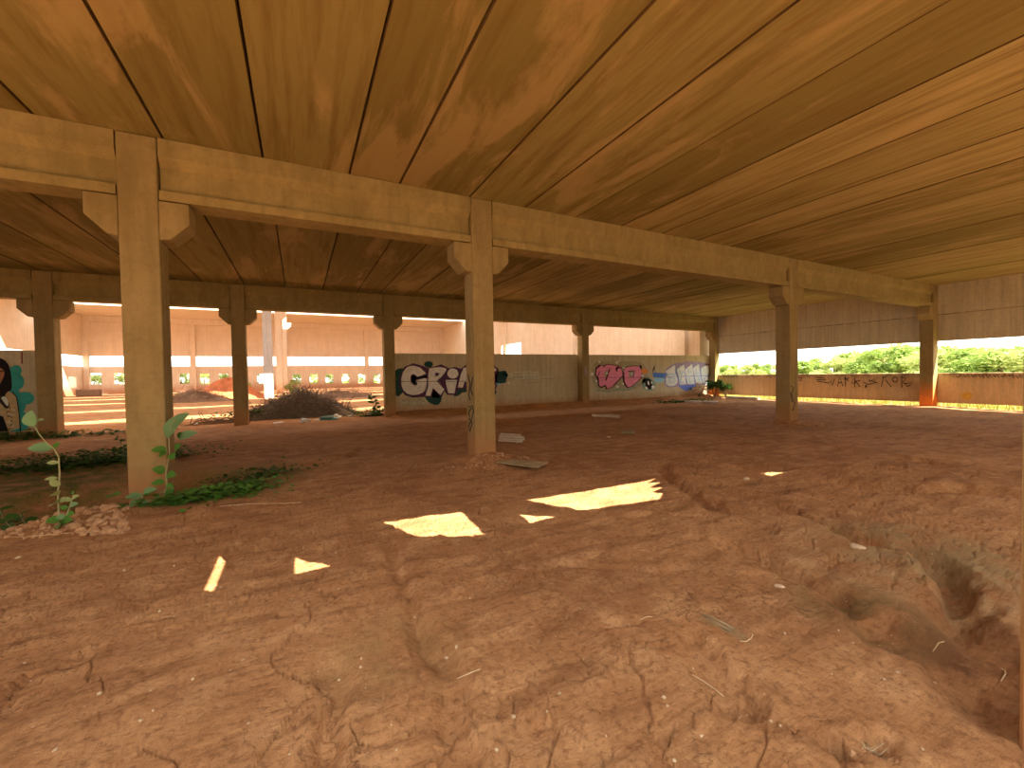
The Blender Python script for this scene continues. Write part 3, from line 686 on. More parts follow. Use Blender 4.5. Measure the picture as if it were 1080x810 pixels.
# ------------------------------------------------------------------ outside on the right: grass and tree line
M['grassland'] = plain('dry_grass_ground', (0.30, 0.27, 0.10), 0.4, 0.95, 1.4)
bm = bmesh.new(); n = 40
vs = [[bm.verts.new((XW+0.16+(220-XW)*i/n, -120+320*j/n, -0.06+0.05*math.sin(i*1.7+j))) for j in range(n+1)] for i in range(n+1)]
for i in range(n):
    for j in range(n): bm.faces.new((vs[i][j], vs[i+1][j], vs[i+1][j+1], vs[i][j+1]))
tag(mesh_obj('ground_outside', bm, M['grassland'], None, True), 'dry grassy ground outside the right wall', kind='structure')
bm = bmesh.new()
vs = [[bm.verts.new((-120+240*i/n, HF+0.6+90*j/n, -0.1)) for j in range(n+1)] for i in range(n+1)]
for i in range(n):
    for j in range(n): bm.faces.new((vs[i][j], vs[i+1][j], vs[i+1][j+1], vs[i][j+1]))
tag(mesh_obj('ground_beyond', bm, M['grassland'], None), 'grassy ground beyond the far wall of the hall', kind='structure')
def blades(name, pts, h0, h1, w, m, rng, parent=None, loc=(0, 0, 0)):
    V = []; Fc = []
    for (x, y, z) in pts:
        h = rng.uniform(h0, h1); a = rng.uniform(0, 6.28); lx, ly = rng.uniform(-.5, .5)*h, rng.uniform(-.5, .5)*h; ca, sa = math.cos(a)*w, math.sin(a)*w
        k = len(V); V += [(x-ca, y-sa, z), (x+ca, y+sa, z), (x+ca*.7+lx*.5, y+sa*.7+ly*.5, z+h*.6), (x-ca*.7+lx*.5, y-sa*.7+ly*.5, z+h*.6), (x+lx, y+ly, z+h)]
        Fc += [(k, k+1, k+2, k+3), (k+3, k+2, k+4)]
    return pydata(name, V, Fc, m, parent, loc=loc)
M['dry_grass'] = leaf_mat('dry_grass_blades', (0.36, 0.30, 0.09), (0.24, 0.28, 0.06), 0.3)
rg = random.Random(12)
tag(blades('dry_grass', [(XW+0.42+rg.random()**1.4*8, rg.uniform(-2, 19), -0.05) for _ in range(9000)], 0.1, 0.45, 0.02, M['dry_grass'], rg), 'yellowish dry grass growing outside the parapet', 'grass', kind='stuff')
M['tree_leaf'] = leaf_mat('tree_leaves', (0.17, 0.27, 0.06), (0.32, 0.42, 0.11), 0.4)
M['tree_leaf_pale'] = leaf_mat('pale_tree_leaves', (0.28, 0.36, 0.11), (0.46, 0.50, 0.19), 0.4)
M['bark'] = plain('bark', (0.20, 0.14, 0.08), 0.4, 0.9, 12)
def leaf_cloud(centers, n, size, rng):
    V = []; Fc = []
    for _ in range(n):
        c, r = rng.choice(centers)
        d = Vector((rng.gauss(0, 1), rng.gauss(0, 1), rng.gauss(0, 1))).normalized()*r*(rng.random()**0.35)
        p = Vector(c)+Vector((d.x, d.y, d.z*0.85)); s = size*rng.uniform(0.6, 1.3)
        a = Vector((rng.gauss(0, 1), rng.gauss(0, 1), rng.gauss(0, 0.6))).normalized(); b = a.orthogonal().normalized()
        b = (b*math.cos(rng.random()*6)+a.cross(b)*math.sin(rng.random()*6)).normalized()
        k = len(V); V += [p-a*s, p+b*s*0.42, p+a*s, p-b*s*0.42]; Fc.append((k, k+1, k+2, k+3))
    return V, Fc
def make_tree(h, rng, m, size=0.22, n=3600, spread=1.0, name='leafy_tree'):
    root = empty(name, (0, 0, 0))
    bm = bmesh.new(); cs = []
    tube(bm, [(0, 0, -0.2), (0.05, 0.03, h*0.25), (0.0, 0.1, h*0.6)], [h*0.035, h*0.03, h*0.015])
    for i in range(11):
        a = i*2.4+rng.random(); r = h*0.36*spread*(0.35+0.65*rng.random()); z = h*(0.14+0.66*rng.random())
        p = (r*math.cos(a), r*math.sin(a), z); cs.append((p, h*rng.uniform(0.16, 0.25)))
        tube(bm, [(0.03, 0.03, h*0.3), (p[0]*0.5, p[1]*0.5, (z+h*.3)/2), p], [h*0.014, h*0.010, h*0.004], 5)
    cs.append(((0, 0, h*0.80), h*0.2)); cs.append(((0.1*h, -0.05*h, h*0.2), h*0.17)); cs.append(((-0.12*h, 0.06*h, h*0.2), h*0.17))
    mesh_obj('trunk', bm, M['bark'], root)
    V, Fc = leaf_cloud(cs, n, size, rng); pydata('crown', V, Fc, m, root)
    return root
rg = random.Random(31)
protos = [make_tree(5.0, rg, M['tree_leaf']), make_tree(5.0, rg, M['tree_leaf_pale'], spread=1.15), make_tree(5.0, rg, M['tree_leaf'], spread=1.35, size=0.26)]
used = [False]*3
prof = [(750, 385.5, 118), (758, 385, 116), (766, 384.5, 113), (776, 384.5, 110), (787, 384, 106), (797, 383, 102), (808, 383, 98), (824, 383, 90), (846, 380, 80), (862, 377, 72), (880, 376, 68), (897, 371, 62), (914, 372, 60), (930, 366, 56), (948, 364, 53), (966, 364, 50), (984, 366, 48), (1003, 365, 47), (1022, 366, 45), (1042, 365, 44), (1060, 367, 42), (1080, 366, 41), (1100, 365, 40)]
for i, (px, py, X) in enumerate(prof):
    X *= (1.0, 1.28)[i % 2]; p = atx(px, py, X); k = i % 3
    if used[k]: o = copy_tree(protos[k])
    else: o = protos[k]; used[k] = True
    s = (p[2]+0.1)/4.85; o.location = (X, p[1], -0.1); o.scale = (s*1.25, s*1.25, s); o.rotation_euler = (0, 0, i*1.3)
    tag(o, 'bushy green tree in the tree line seen over the right parapet', 'tree', 'trees beyond the right parapet')
# low pale scrub in front of the tree line
sc = make_tree(1.7, rg, M['tree_leaf_pale'], 0.13, 900, 1.5, 'scrub_bush'); first = True
for px, X in ((770, 60), (800, 52), (835, 46), (862, 40), (885, 44), (905, 38), (935, 40), (955, 36), (975, 41), (1012, 36), (1030, 34), (1062, 33), (1090, 32)):
    o = sc if first else copy_tree(sc); first = False
    y = atx(px, 393, X)[1]; s = rg.uniform(0.8, 1.0)*X/42; o.location = (X, y, -0.1); o.scale = (s, s, s); o.rotation_euler = (0, 0, px)
    tag(o, 'low pale scrub bush in front of the tree line', 'bush', 'scrub in front of the tree line')
# bushes beyond the far wall, seen through the square holes, and two inside the hall
fb = make_tree(3.2, rg, M['tree_leaf_pale'], 0.2, 1300, 1.4, 'scrub_bush'); first = True
for px in (98, 118, 140, 165, 192, 215, 238, 262, 290, 312, 334, 352, 372, 392, 412):
    o = fb if first else copy_tree(fb); first = False
    p = aty(px, 400, 75+3*math.sin(px)); o.location = (p[0], p[1], -0.1); o.rotation_euler = (0, 0, px*0.7)
    o.scale = (1, 1, rg.uniform(0.75, 1.05))
    tag(o, 'green bush glimpsed through the square holes of the far wall', 'bush', 'bushes beyond the far wall')
for px, Y, s, lab in ((258, 52, .42, 'sunny yellow-green bush left of the grey hall column'), (309, 50, .5, 'sunny yellow-green bush right of the tan hall column')):
    o = copy_tree(fb); p = aty(px, 412, Y); o.location = (p[0], Y, hz(p[0], Y)-0.05); o.scale = (s*.8, s*.8, s); tag(o, lab, 'bush')
    if 'group' in o: del o['group']

# ------------------------------------------------------------------ plants indoors
M['leaf'] = leaf_mat('green_leaves', (0.07, 0.20, 0.03), (0.14, 0.32, 0.06), 0.25)
M['leaf_pale'] = leaf_mat('pale_green_leaves', (0.30, 0.42, 0.16), (0.48, 0.55, 0.28), 0.3)
M['leaf_grey'] = leaf_mat('grey_green_leaves', (0.17, 0.33, 0.15), (0.24, 0.42, 0.22), 0.25)
M['leaf_dark'] = leaf_mat('dark_weed_leaves', (0.035, 0.085, 0.015), (0.08, 0.17, 0.03), 0.2)
M['stem'] = plain('plant_stem', (0.36, 0.36, 0.20), 0.2, 0.8, 20)
LEAF_UP = Vector((-fw[0]*0.9, -fw[1]*0.9, 0.55)).normalized()
def leaf_bm(p, d, L, Wd, up=(0, 0, 1), fold=0.18):
    """one broad leaf: base p, direction d, gently folded along its midrib, with a short stalk"""
    d = Vector(d).normalized(); s = d.cross(LEAF_UP)
    if s.length < 1e-3: s = Vector((1, 0, 0))
    s.normalize(); nrm = s.cross(d); bm = bmesh.new()
    prof = [(0, .05), (.12, .55), (.3, .92), (.5, 1.0), (.7, .82), (.87, .48), (1.0, .04)]
    mid = []; A_ = []; B_ = []
    for t, w in prof:
        c = Vector(p)+d*L*t-nrm*L*0.25*t*t
        mid.append(bm.verts.new(c)); A_.append(bm.verts.new(c+s*Wd*w/2+nrm*Wd*fold*w)); B_.append(bm.verts.new(c-s*Wd*w/2+nrm*Wd*fold*w))
    for i in range(len(prof)-1):
        bm.faces.new((mid[i], A_[i], A_[i+1], mid[i+1])); bm.faces.new((mid[i], mid[i+1], B_[i+1], B_[i]))
    return bm
def plant(name, label, base, stems, leaves, cat='plant', stem_r=0.009):
    root = empty(name, base, label, cat); B = Vector(base)
    for pts in stems:
        bm = bmesh.new(); n = len(pts); tube(bm, [Vector(p)-B for p in pts], [stem_r*(1-0.6*i/(n-1)) for i in range(n)]); mesh_obj('stem', bm, M['stem'], root, True)
    for p, d, L, Wd, m in leaves: mesh_obj('leaf', leaf_bm(Vector(p)-B, d, L, Wd), M[m], root, True)
    return root
rt = Vector(rr); up = Vector((0, 0, 1)); tw = Vector((-fw[0], -fw[1], 0)).normalized()
# tall pale stalk in front of the trench, left
bx, by = atz(64, 560)[:2]; bz = hz(bx, by); Yp = by
P = lambda px, py, Y=Yp: Vector(aty(px, py, Y))
st = [P(63, 560), P(62, 542), P(61, 520), P(63, 500), P(62, 482), P(57, 473), P(50, 468), P(42, 459), P(36, 449)]
lv = [(P(36, 450), (-0.2, -0.2, 1), 0.17, 0.15, 'leaf_grey'), (P(38, 444), (0.9, -.1, .3), 0.06, 0.04, 'leaf_pale'), (P(55, 473), (-0.8, -0.5, .25), 0.17, 0.12, 'leaf_grey'), (P(57, 474), (.5, -.3, .9), 0.09, 0.07, 'leaf'),
      (P(62, 481), (0.2, -.8, .3), 0.05, 0.04, 'leaf_pale'), (P(62, 488), (-0.9, -.3, .2), 0.09, 0.05, 'leaf_pale'), (P(61, 504), (-0.9, -.3, .1), 0.10, 0.04, 'leaf_pale'), (P(63, 512), (-0.4, -.5, .6), 0.11, 0.08, 'leaf_pale'),
      (P(62, 522), (-0.3, -.8, .35), 0.12, 0.11, 'leaf_pale'), (P(62, 530), (-0.2, -.9, .2), 0.12, 0.12, 'leaf_pale'), (P(63, 528), (.7, -.5, .2), 0.09, 0.06, 'leaf_pale'), (P(64, 548), (-.7, -.5, .2), 0.11, 0.09, 'leaf'), (P(64, 550), (.7, -.5, .2), 0.12, 0.09, 'leaf'), (P(64, 552), (0.1, -.9, .1), 0.12, 0.10, 'leaf')]
st2 = [P(66, 556), P(70, 545), P(74, 533), P(77, 523)]
lv += [(P(72, 536), (-.8, -.3, .4), 0.07, 0.05, 'leaf'), (P(73, 534), (.8, -.3, .4), 0.08, 0.06, 'leaf_grey'), (P(75, 528), (-.6, -.3, .5), 0.07, 0.05, 'leaf_pale'), (P(76, 526), (.7, -.3, .5), 0.07, 0.05, 'leaf_pale'), (P(70, 543), (.7, -.4, .2), 0.08, 0.07, 'leaf'), (P(70, 545), (-.8, -.4, .2), 0.08, 0.06, 'leaf_grey'), (P(77, 522), (.1, -.2, 1), 0.05, 0.03, 'leaf')]
plant('wild_sapling', 'tall thin pale stalk with round leaves rising in front of the rubble row', (bx, by, bz), [st, st2], lv, stem_r=0.010)
# vine at the near column's right side
bx, by = atz(176, 541)[:2]; Yp = YA-0.12
P = lambda px, py, Y=None: Vector(aty(px, py, Yp if Y is None else Y))
bz = hz(float(P(176, 541)[0]), Yp)
st = [P(174, 541), P(173, 525), P(176, 510), P(175, 498), P(179, 480), P(178, 462), P(181, 447), P(186, 442)]
st2 = [P(150, 543), P(148, 530), P(152, 520)]
lv = [(P(176, 462), (0.35, -.1, .9), 0.36, 0.20, 'leaf_grey'), (P(183, 450), (.55, -.2, .75), 0.24, 0.17, 'leaf_grey'), (P(188, 463), (0.85, -.2, .45), 0.22, 0.13, 'leaf_grey'), (P(188, 462), (.2, -.4, .6), 0.10, 0.07, 'leaf_dark'),
      (P(176, 474), (-.9, -.3, .15), 0.16, 0.10, 'leaf'), (P(176, 476), (-.5, -.5, -.3), 0.11, 0.08, 'leaf'), (P(185, 475), (.3, -.5, .5), 0.14, 0.11, 'leaf'), (P(182, 478), (.1, -.7, -.4), 0.11, 0.11, 'leaf'),
      (P(174, 497), (-.6, -.5, .4), 0.14, 0.12, 'leaf'), (P(177, 500), (.5, -.6, .0), 0.13, 0.11, 'leaf'), (P(174, 508), (-.9, -.4, .1), 0.14, 0.09, 'leaf'), (P(176, 510), (.6, -.5, -.4), 0.11, 0.07, 'leaf'), (P(175, 517), (.5, -.6, -.1), 0.08, 0.05, 'leaf'),
      (P(173, 530), (-.7, -.6, .1), 0.17, 0.13, 'leaf'), (P(175, 528), (.5, -.6, .3), 0.18, 0.15, 'leaf'), (P(177, 534), (.6, -.7, -.1), 0.17, 0.15, 'leaf'), (P(172, 536), (-.2, -.9, -.1), 0.15, 0.14, 'leaf'), (P(178, 526), (.3, -.4, .9), 0.15, 0.13, 'leaf'),
      (P(151, 521), (.7, -.4, .4), 0.17, 0.11, 'leaf_grey'), (P(150, 523), (-.8, -.4, .2), 0.16, 0.10, 'leaf_grey'), (P(149, 528), (-.5, -.7, -.1), 0.15, 0.12, 'leaf_grey'), (P(150, 530), (.5, -.8, -.2), 0.13, 0.10, 'leaf_grey'), (P(148, 536), (-.2, -.9, -.3), 0.12, 0.10, 'leaf_grey')]
plant('leafy_vine', 'broad-leaved green vine climbing the right side of near column', (float(P(176, 541)[0]), Yp, bz), [st, st2], lv, stem_r=0.011)
# dark slender weeds
def weed(name, label, px, py, h, m, n, rng, w=0.1, L=0.09):
    p = atz(px, py); b = Vector((p[0], p[1], hz(p[0], p[1])-0.02)); k = 5
    pts = [b+Vector((0.12*h*math.sin(i*0.9), 0.05*h*math.cos(i), h*i/k)) for i in range(k+1)]
    lv = []
    for i in range(n):
        t = 0.15+0.85*i/n; q = b+Vector((0.12*h*math.sin(t*k*.9), 0.05*h*math.cos(t*k), h*t)); a = i*2.4
        lv.append((q, (math.cos(a), math.sin(a), 0.35), L*rng.uniform(.8, 1.4), L*rng.uniform(.5, .8), m))
    return plant(name, label, b, [pts], lv, stem_r=0.006)
rg = random.Random(77)
weed('slender_weed', 'dark slender weed behind the trench, left of the near column', 126, 486, 0.62, 'leaf_dark', 14, rg)
weed('slender_weed', 'dark leafy weed at the left edge beside the trench', 8, 536, 0.75, 'leaf_dark', 18, rg, L=0.13)
weed('slender_weed', 'second dark leafy weed left of the pale stalk', 26, 530, 0.45, 'leaf_dark', 12, rg, L=0.12)
weed('slender_weed', 'small dark sapling right of the brush pile, by a back-row column', 394, 440, 0.95, 'leaf_dark', 16, rg, L=0.22)
def weed_patch(label, cpx, rx, ry_, n, m, h, size=0.055, zoff=0.0):
    p = atz(*cpx); V = []; Fc = []
    xs = np.array([p[0]+rg.gauss(0, .5)*rx for _ in range(n)]); ysn = np.array([p[1]+rg.gauss(0, .5)*ry_ for _ in range(n)]); zs = height(xs, ysn)
    solid = [(v, YA) for v in XA]+[(v, YB) for v in XB]
    for x, y, z in zip(xs, ysn, zs):
        if any(cx_-.08 < x < cx_+W+.08 and cy_-.08 < y < cy_+W+.08 for cx_, cy_ in solid) or YW-.08 < y < YW+T+.08: continue
        zz = z+rg.random()**2*h; a = rg.random()*6.28; s = size*rg.uniform(.6, 1.4); d = Vector((math.cos(a), math.sin(a), rg.uniform(-.1, .7))).normalized(); sd = d.cross(Vector((0, 0, 1))).normalized()*s*0.6
        q = Vector((x, y, zz)); k = len(V); V += [q, q+d*s*.5+sd, q+d*s, q+d*s*.5-sd]; Fc.append((k, k+1, k+2, k+3))
    o = pydata('weed_patch', [(v[0]-p[0], v[1]-p[1], v[2]) for v in V], Fc, M[m], loc=(p[0], p[1], 0)); return tag(o, label, 'weeds', kind='stuff')
weed_patch('green ground weeds spreading right of the near column', (216, 524), 0.75, 0.45, 2600, 'leaf', 0.16)
weed_patch('olive fringe of weeds trailing toward the middle, right of near column', (240, 505), 1.0, 0.5, 1300, 'leaf_dark', 0.1)
weed_patch('dark weeds along the far lip of the trench', (95, 490), 1.7, 0.6, 4200, 'leaf_dark', 0.22)
weed_patch('dark weeds at the left edge below the mural wall', (35, 533), 1.3, 0.45, 2600, 'leaf_dark', 0.25)
weed_patch('small weeds clump at the foot of back-row column by silver graffiti', (397, 438), 0.8, 0.4, 900, 'leaf_dark', 0.3, 0.09)
weed_patch('sparse dry weeds at the foot of the pale blue graffiti', (722, 424), 2.2, 0.4, 500, 'leaf_dark', 0.12, 0.1)
weed_patch('weeds growing along the bottom of the mural wall', (28, 463), 2.5, 0.5, 900, 'leaf_dark', 0.15, 0.09)
# shrubs at the corner column
def shrub(label, x, y, h, m, n, size):
    root = empty('corner_shrub', (x, y, hz(x, y)), label, 'shrub'); cs = []; bm = bmesh.new()
    for i in range(6):
        a = i*1.05+rg.random(); p = (0.32*h*math.cos(a), 0.28*h*math.sin(a), h*(0.45+0.4*rg.random())); cs.append((p, h*0.24)); tube(bm, [(0, 0, -0.1), (p[0]*.4, p[1]*.4, p[2]*.5), p], [0.02, 0.015, 0.006], 5)
    mesh_obj('stems', bm, M['bark'], root); V, Fc = leaf_cloud(cs, n, size, rg); pydata('foliage', V, Fc, M[m], root)
shrub('dark green shrub left of the corner column foot', 22.05, 16.7, 1.0, 'leaf_dark', 600, 0.09)
shrub('dark green shrub right of the corner column foot', 22.35, 16.2, 0.8, 'leaf_dark', 450, 0.08)
M['petal'] = leaf_mat('pale_dry_flowers', (0.75, 0.70, 0.60), (0.85, 0.55, 0.30), 0.2)
shrub('pale dried flowering weed against the pale blue graffiti', 21.05, 16.95, 0.85, 'petal', 220, 0.085)

# ------------------------------------------------------------------ debris
M['clod'] = plain('soil_clod', (0.47, 0.27, 0.155), 0.35, 0.95, 9)
M['rubble'] = plain('dusty_rubble', (0.50, 0.30, 0.17), 0.3, 0.95, 8)
M['pale_stone'] = plain('pale_stone', (0.60, 0.46, 0.32), 0.2, 0.9, 14)
M['wood_grey'] = plain('weathered_board', (0.36, 0.28, 0.17), 0.3, 0.9, 5)
M['lath'] = plain('bleached_lath', (0.62, 0.52, 0.42), 0.2, 0.85, 8)
M['twig'] = plain('dry_twig', (0.24, 0.15, 0.10), 0.4, 0.9, 10)
M['twig_grey'] = plain('grey_twig', (0.23, 0.19, 0.17), 0.4, 0.9, 10)
M['straw'] = plain('pale_straw', (0.66, 0.50, 0.32), 0.3, 0.9, 14)
M['plastic'] = plain('white_plastic', (0.80, 0.78, 0.76), 0.1, 0.5, 6)
M['teal_plastic'] = plain('teal_plastic', (0.12, 0.26, 0.24), 0.2, 0.5, 6)
rg = random.Random(101)
def stones(proto_n, spots, name, label, group, m, flat, cat='stone', sub=2, rough=.25):
    pro = []
    for i in range(proto_n):
        bm = bmesh.new(); rock(bm, (0, 0, 0), 1.0, rg, sub, flat, rough); me = bpy.data.meshes.new(name); bm.to_mesh(me); bm.free(); me.materials.append(m); pro.append(me)
    for i, (x, y, r) in enumerate(spots):
        o = bpy.data.objects.new(name, pro[i % proto_n]); COL.objects.link(o); z = hz(x, y)
        o.location = (x, y, z+r*flat*0.35); o.scale = (r, r, r); o.rotation_euler = (rg.uniform(-.3, .3), rg.uniform(-.3, .3), rg.uniform(0, 6.28)); tag(o, label, cat, group)
sp = []
for i in range(210):
    px = rg.uniform(-14, 134); py = 550-px*0.05+rg.uniform(-9, 14); p = atz(px, py, 0.06); sp.append((p[0], p[1], rg.choice((0.02, 0.025, 0.03, 0.04, 0.055)) if px > 60 else rg.choice((0.015, 0.02, 0.025, 0.035))))
stones(7, sp, 'rubble_stone', 'pinkish clod in the rubble row left of the near column', 'rubble row beside the trench', M['rubble'], 0.75)
sp = [(XA[2]+0.2+rg.gauss(0, .42), YA-0.05-abs(rg.gauss(0, .33)), rg.choice((0.01, 0.013, 0.018, 0.026))) for _ in range(130)]
sp = [s for s in sp if not (XA[2]-0.05 < s[0] < XA[2]+W+0.05 and s[1] > YA-0.05)]
stones(5, sp, 'soil_clod', 'small crumbled soil clod at the foot of the middle column', 'clods around the middle column', M['clod'], 0.7, 'clod')
sp = [(XA[3]+0.2+rg.gauss(0, .6), YA-0.08-abs(rg.gauss(0, .35)), rg.choice((0.03, 0.04, 0.06))) for _ in range(26)]
stones(4, sp, 'soil_clod', 'dark crumbled soil clod at the foot of the free-standing right column', 'clods around the right column', M['clod'], 0.7, 'clod')
sp = []
for _ in range(70):
    px, py = rg.uniform(5, 1040), 560+rg.random()**0.7*245; p = atz(px, py); sp.append((p[0], p[1], rg.choice((0.005, 0.006, 0.008, 0.011))))
stones(5, sp, 'pebble', 'tiny pebble lying loose on the bare red soil', 'pebbles on the soil', M['pale_stone'], 0.7, 'pebble', 1)
for px, py, r, lab, m in ((904, 578, .043, 'flat pale stone beside the gully on the right', 'pale_stone'), (822, 619, .026, 'small pale stone left of the long rut', 'pale_stone'), (20, 590, .03, 'pale stone on the soil below the rubble row', 'pale_stone'), (642, 461, .06, 'white pebble left of the brown off-cut', 'pale_stone'), (191, 523, .09, 'reddish upright clod at the right foot of near column', 'rubble'),
                        (787, 504, .05, 'small white chip left of the small light patch', 'pale_stone'), (938, 779, .018, 'orange clod beside the dry grass hole', 'rubble'), (899, 781, .014, 'soil clod between the two small holes', 'rubble')):
    p = atz(px, py); bm = bmesh.new(); rock(bm, (0, 0, 0), r, rg, 3, 0.45 if m == 'pale_stone' else .8, .18)
    o = mesh_obj('loose_stone', bm, M[m], None, False, (p[0], p[1], hz(p[0], p[1])+r*0.15)); tag(o, lab, 'stone')
# boards
def board(name, label, quad, th, m, cat='board', lift=0.01):
    ps = [atz(*q) for q in quad]; c = sum(ps)/4; zz = max(hz(p[0], p[1]) for p in ps)+lift
    bm = bmesh.new(); prism(bm, [(p[0]-c[0], p[1]-c[1]) for p in ps], 'z', 0, th); bevel(bm, min(0.004, th/4))
    return tag(mesh_obj(name, bm, m, None, False, (c[0], c[1], zz)), label, cat)
board('flat_board', 'grey flat board on the soil right of the middle column', [(523, 491), (567, 497), (578, 491), (540, 488)], 0.02, M['wood_grey'])
cs = empty('slatted_panel', (*atz(540, 464)[:2], 0), 'pale broken slatted panel lying on the soil behind the middle column', 'panel')
p = atz(540, 464); zz = hz(p[0], p[1])+0.05; cs.location.z = zz
d1 = Vector(atz(555, 464.5)-atz(527, 463)); d1.z = 0; d2 = Vector(atz(538, 460.3)-atz(538, 468.5)); d2.z = 0
bm = bmesh.new()
for k in range(6):
    v0, v1 = k/6-.5, (k+.55)/6-.5; a = 0.5-0.35*abs(v0+.1); b = -0.5+0.05*(k % 2)
    prism(bm, [tuple((d1*u+d2*v)[:2]) for u, v in ((b, v0), (a, v0), (a-.04, v1), (b, v1))], 'z', 0.0+0.01*(k % 2), 0.03+0.01*(k % 2))
for u in (-.35, .15): prism(bm, [tuple((d1*(u+e)+d2*v)[:2]) for e, v in ((0, -.5), (.03, -.5), (.03, .42), (0, .42))], 'z', -0.03, 0.002)
mesh_obj('slats', bm, M['lath'], cs)
board('wooden_lath', 'long white lath lying before the pink graffiti wall', [(624, 438.2), (653.5, 440), (653.8, 441.6), (624, 439.6)], 0.06, M['lath'], 'lath', 0.0)
board('brown_offcut', 'short brown off-cut on the soil right of the white pebble', [(655, 455.3), (669.5, 456), (669.5, 457.8), (655, 457.4)], 0.05, M['wood_grey'])
for q, lab in (([(722, 423.4), (740, 424), (740, 425.2), (722, 424.6)], 'pale plank at the foot of the pale blue graffiti'), ([(742, 424.2), (757, 424.8), (757, 426), (742, 425.4)], 'pale plank in front of the corner column')):
    board('pale_plank', lab, q, 0.08, M['lath'], 'plank', 0.0)
p = (21.9, 14.9); bm = bmesh.new(); box(bm, (-0.1, -0.9, 0), (0.22, 0.9, 0.14)); bevel(bm, .01)
tag(mesh_obj('timber_beam', bm, M['lath'], None, False, (p[0], p[1], hz(*p))), 'pale timber lying along the parapet near the corner shrubs', 'timber')

# dry grass wisp, straws and sticks in the foreground
def straws(name, label, segs, m, r, cat, kind=None):
    p0 = atz(*segs[0][0]); z0 = hz(p0[0], p0[1]); bm = bmesh.new()
    for s in segs:
        ps = []
        for i, (px, py) in enumerate(s):
            p = atz(px, py); ps.append((p[0]-p0[0], p[1]-p0[1], hz(p[0], p[1])-z0+r*0.9+0.004*(i % 2)))
        tube(bm, ps, r, 5)
    return tag(mesh_obj(name, bm, m, None, True, (p0[0], p0[1], z0)), label, cat, kind=kind)
segs = []
for i in range(26):
    a = rg.uniform(-1, 1); t0 = rg.uniform(0, .45); t1 = t0+rg.uniform(.3, .6)
    def q(t): return (733+62*t+rg.uniform(-2, 2), 649+22*t*t+8*t+a*5+rg.uniform(-1, 1))
    segs.append([q(t0), q((t0+t1)/2), q(min(1, t1))])
straws('dry_grass_wisp', 'curved wisp of dry grass lying on the soil, right of centre', segs, M['wood_grey'], 0.0016, 'dry grass', 'stuff')
straws('dry_straw', 'pale hooked straw at the right end of the grass wisp', [[(780, 675), (787, 676), (792, 673), (794, 669), (792, 667)]], M['straw'], 0.003, 'straw')
straws('dry_straw', 'bent pale straw lying across the rut below the grass wisp', [[(730, 703), (745, 709), (757, 716), (763, 722)]], M['straw'], 0.003, 'straw')
straws('dry_straw', 'short pale straw lying left of the grass wisp', [[(675, 651), (682, 650.4), (688, 650.8)]], M['straw'], 0.0025, 'straw')
straws('dry_stick', 'thin stick across the tyre track near bottom centre', [[(482, 713), (494, 711), (507, 709)]], M['straw'], 0.003, 'stick')
straws('dry_stick', 'thin forked stick standing from the gully behind the light patch', [[(752, 528), (756, 519), (761, 510)], [(748, 512), (757, 516), (766, 513)], [(756, 519), (765, 523)]], M['twig'], 0.006, 'stick')
straws('dry_straw', 'curled straw in the dark pit beside right-edge pillar', [[(1056, 693), (1061, 688), (1060, 683), (1056, 682)]], M['straw'], 0.003, 'straw')
straws('dry_straw', 'pale straw at the dark gully, right side', [[(984, 672), (990, 669), (996, 664)]], M['straw'], 0.003, 'straw')
straws('long_root', 'long thin root lying on the soil left of the near column', [[(-10, 568), (30, 567), (70, 565.5), (122, 562)]], M['straw'], 0.004, 'root')
straws('long_root', 'long thin root lying on the soil right of the near column weeds', [[(232, 537), (262, 534), (300, 532), (318, 530)]], M['straw'], 0.004, 'root')
segs = [[(906+rg.uniform(0, 25), 771+rg.uniform(0, 12)), (912+rg.uniform(0, 22), 774+rg.uniform(-3, 6)), (914+rg.uniform(0, 22), 772+rg.uniform(0, 10))] for _ in range(34)]
straws('dry_grass_tuft', 'matted tuft of dry grass in the small hole near bottom right', segs, M['straw'], 0.0013, 'dry grass', 'stuff')

# brush pile
def brush(label, c, rx, ry_, h, n, m, name='brush_pile', L=(0.5, 1.3), core=M['twig']):
    z = hz(*c); root = empty(name, (c[0], c[1], z), label, 'brush')
    V = []; Fc = []; nu, nv = 40, 14
    for j in range(nv+1):
        for i in range(nu):
            a = 2*math.pi*i/nu; q = j/nv; k = 1+0.18*math.sin(3*a+q*4)+0.12*math.sin(7*a)
            V.append((rx*q*k*math.cos(a), ry_*q*k*math.sin(a), h*0.86*(1-q**1.3)*(1+.15*math.sin(5*a+6*q))-0.05))
    for j in range(nv):
        for i in range(nu): Fc.append((j*nu+i, (j+1)*nu+i, (j+1)*nu+(i+1) % nu, j*nu+(i+1) % nu))
    pydata('heap', V, Fc, core, root, True)
    bm = bmesh.new()
    for _ in range(n):
        a = rg.uniform(0, 6.28); q = rg.random()**0.6; x, y = rx*q*math.cos(a)*1.05, ry_*q*math.sin(a)*1.05; zz = h*0.9*(1-q**1.3)
        d = Vector((math.cos(a)+rg.gauss(0, .6), math.sin(a)*.6+rg.gauss(0, .6), rg.gauss(-.25, .3))).normalized()*rg.uniform(*L)
        p = Vector((x, y, zz)); b = Vector((rg.gauss(0, .05), rg.gauss(0, .05), rg.gauss(0, .05)))
        p2, p3 = p+d*.25+b, p+d*.5
        for w in (p, p2, p3): w.z = max(w.z, 0.0)
        p1 = p-d*.5; p1.z = max(p1.z, 0.0)
        tube(bm, [p1, p, p2, p3], [0.012, 0.011, 0.008, 0.003], 3)
    o = mesh_obj('twigs', bm, m, root); o['kind'] = 'stuff'
    return root
cb = aty(318, 436, 19.6)
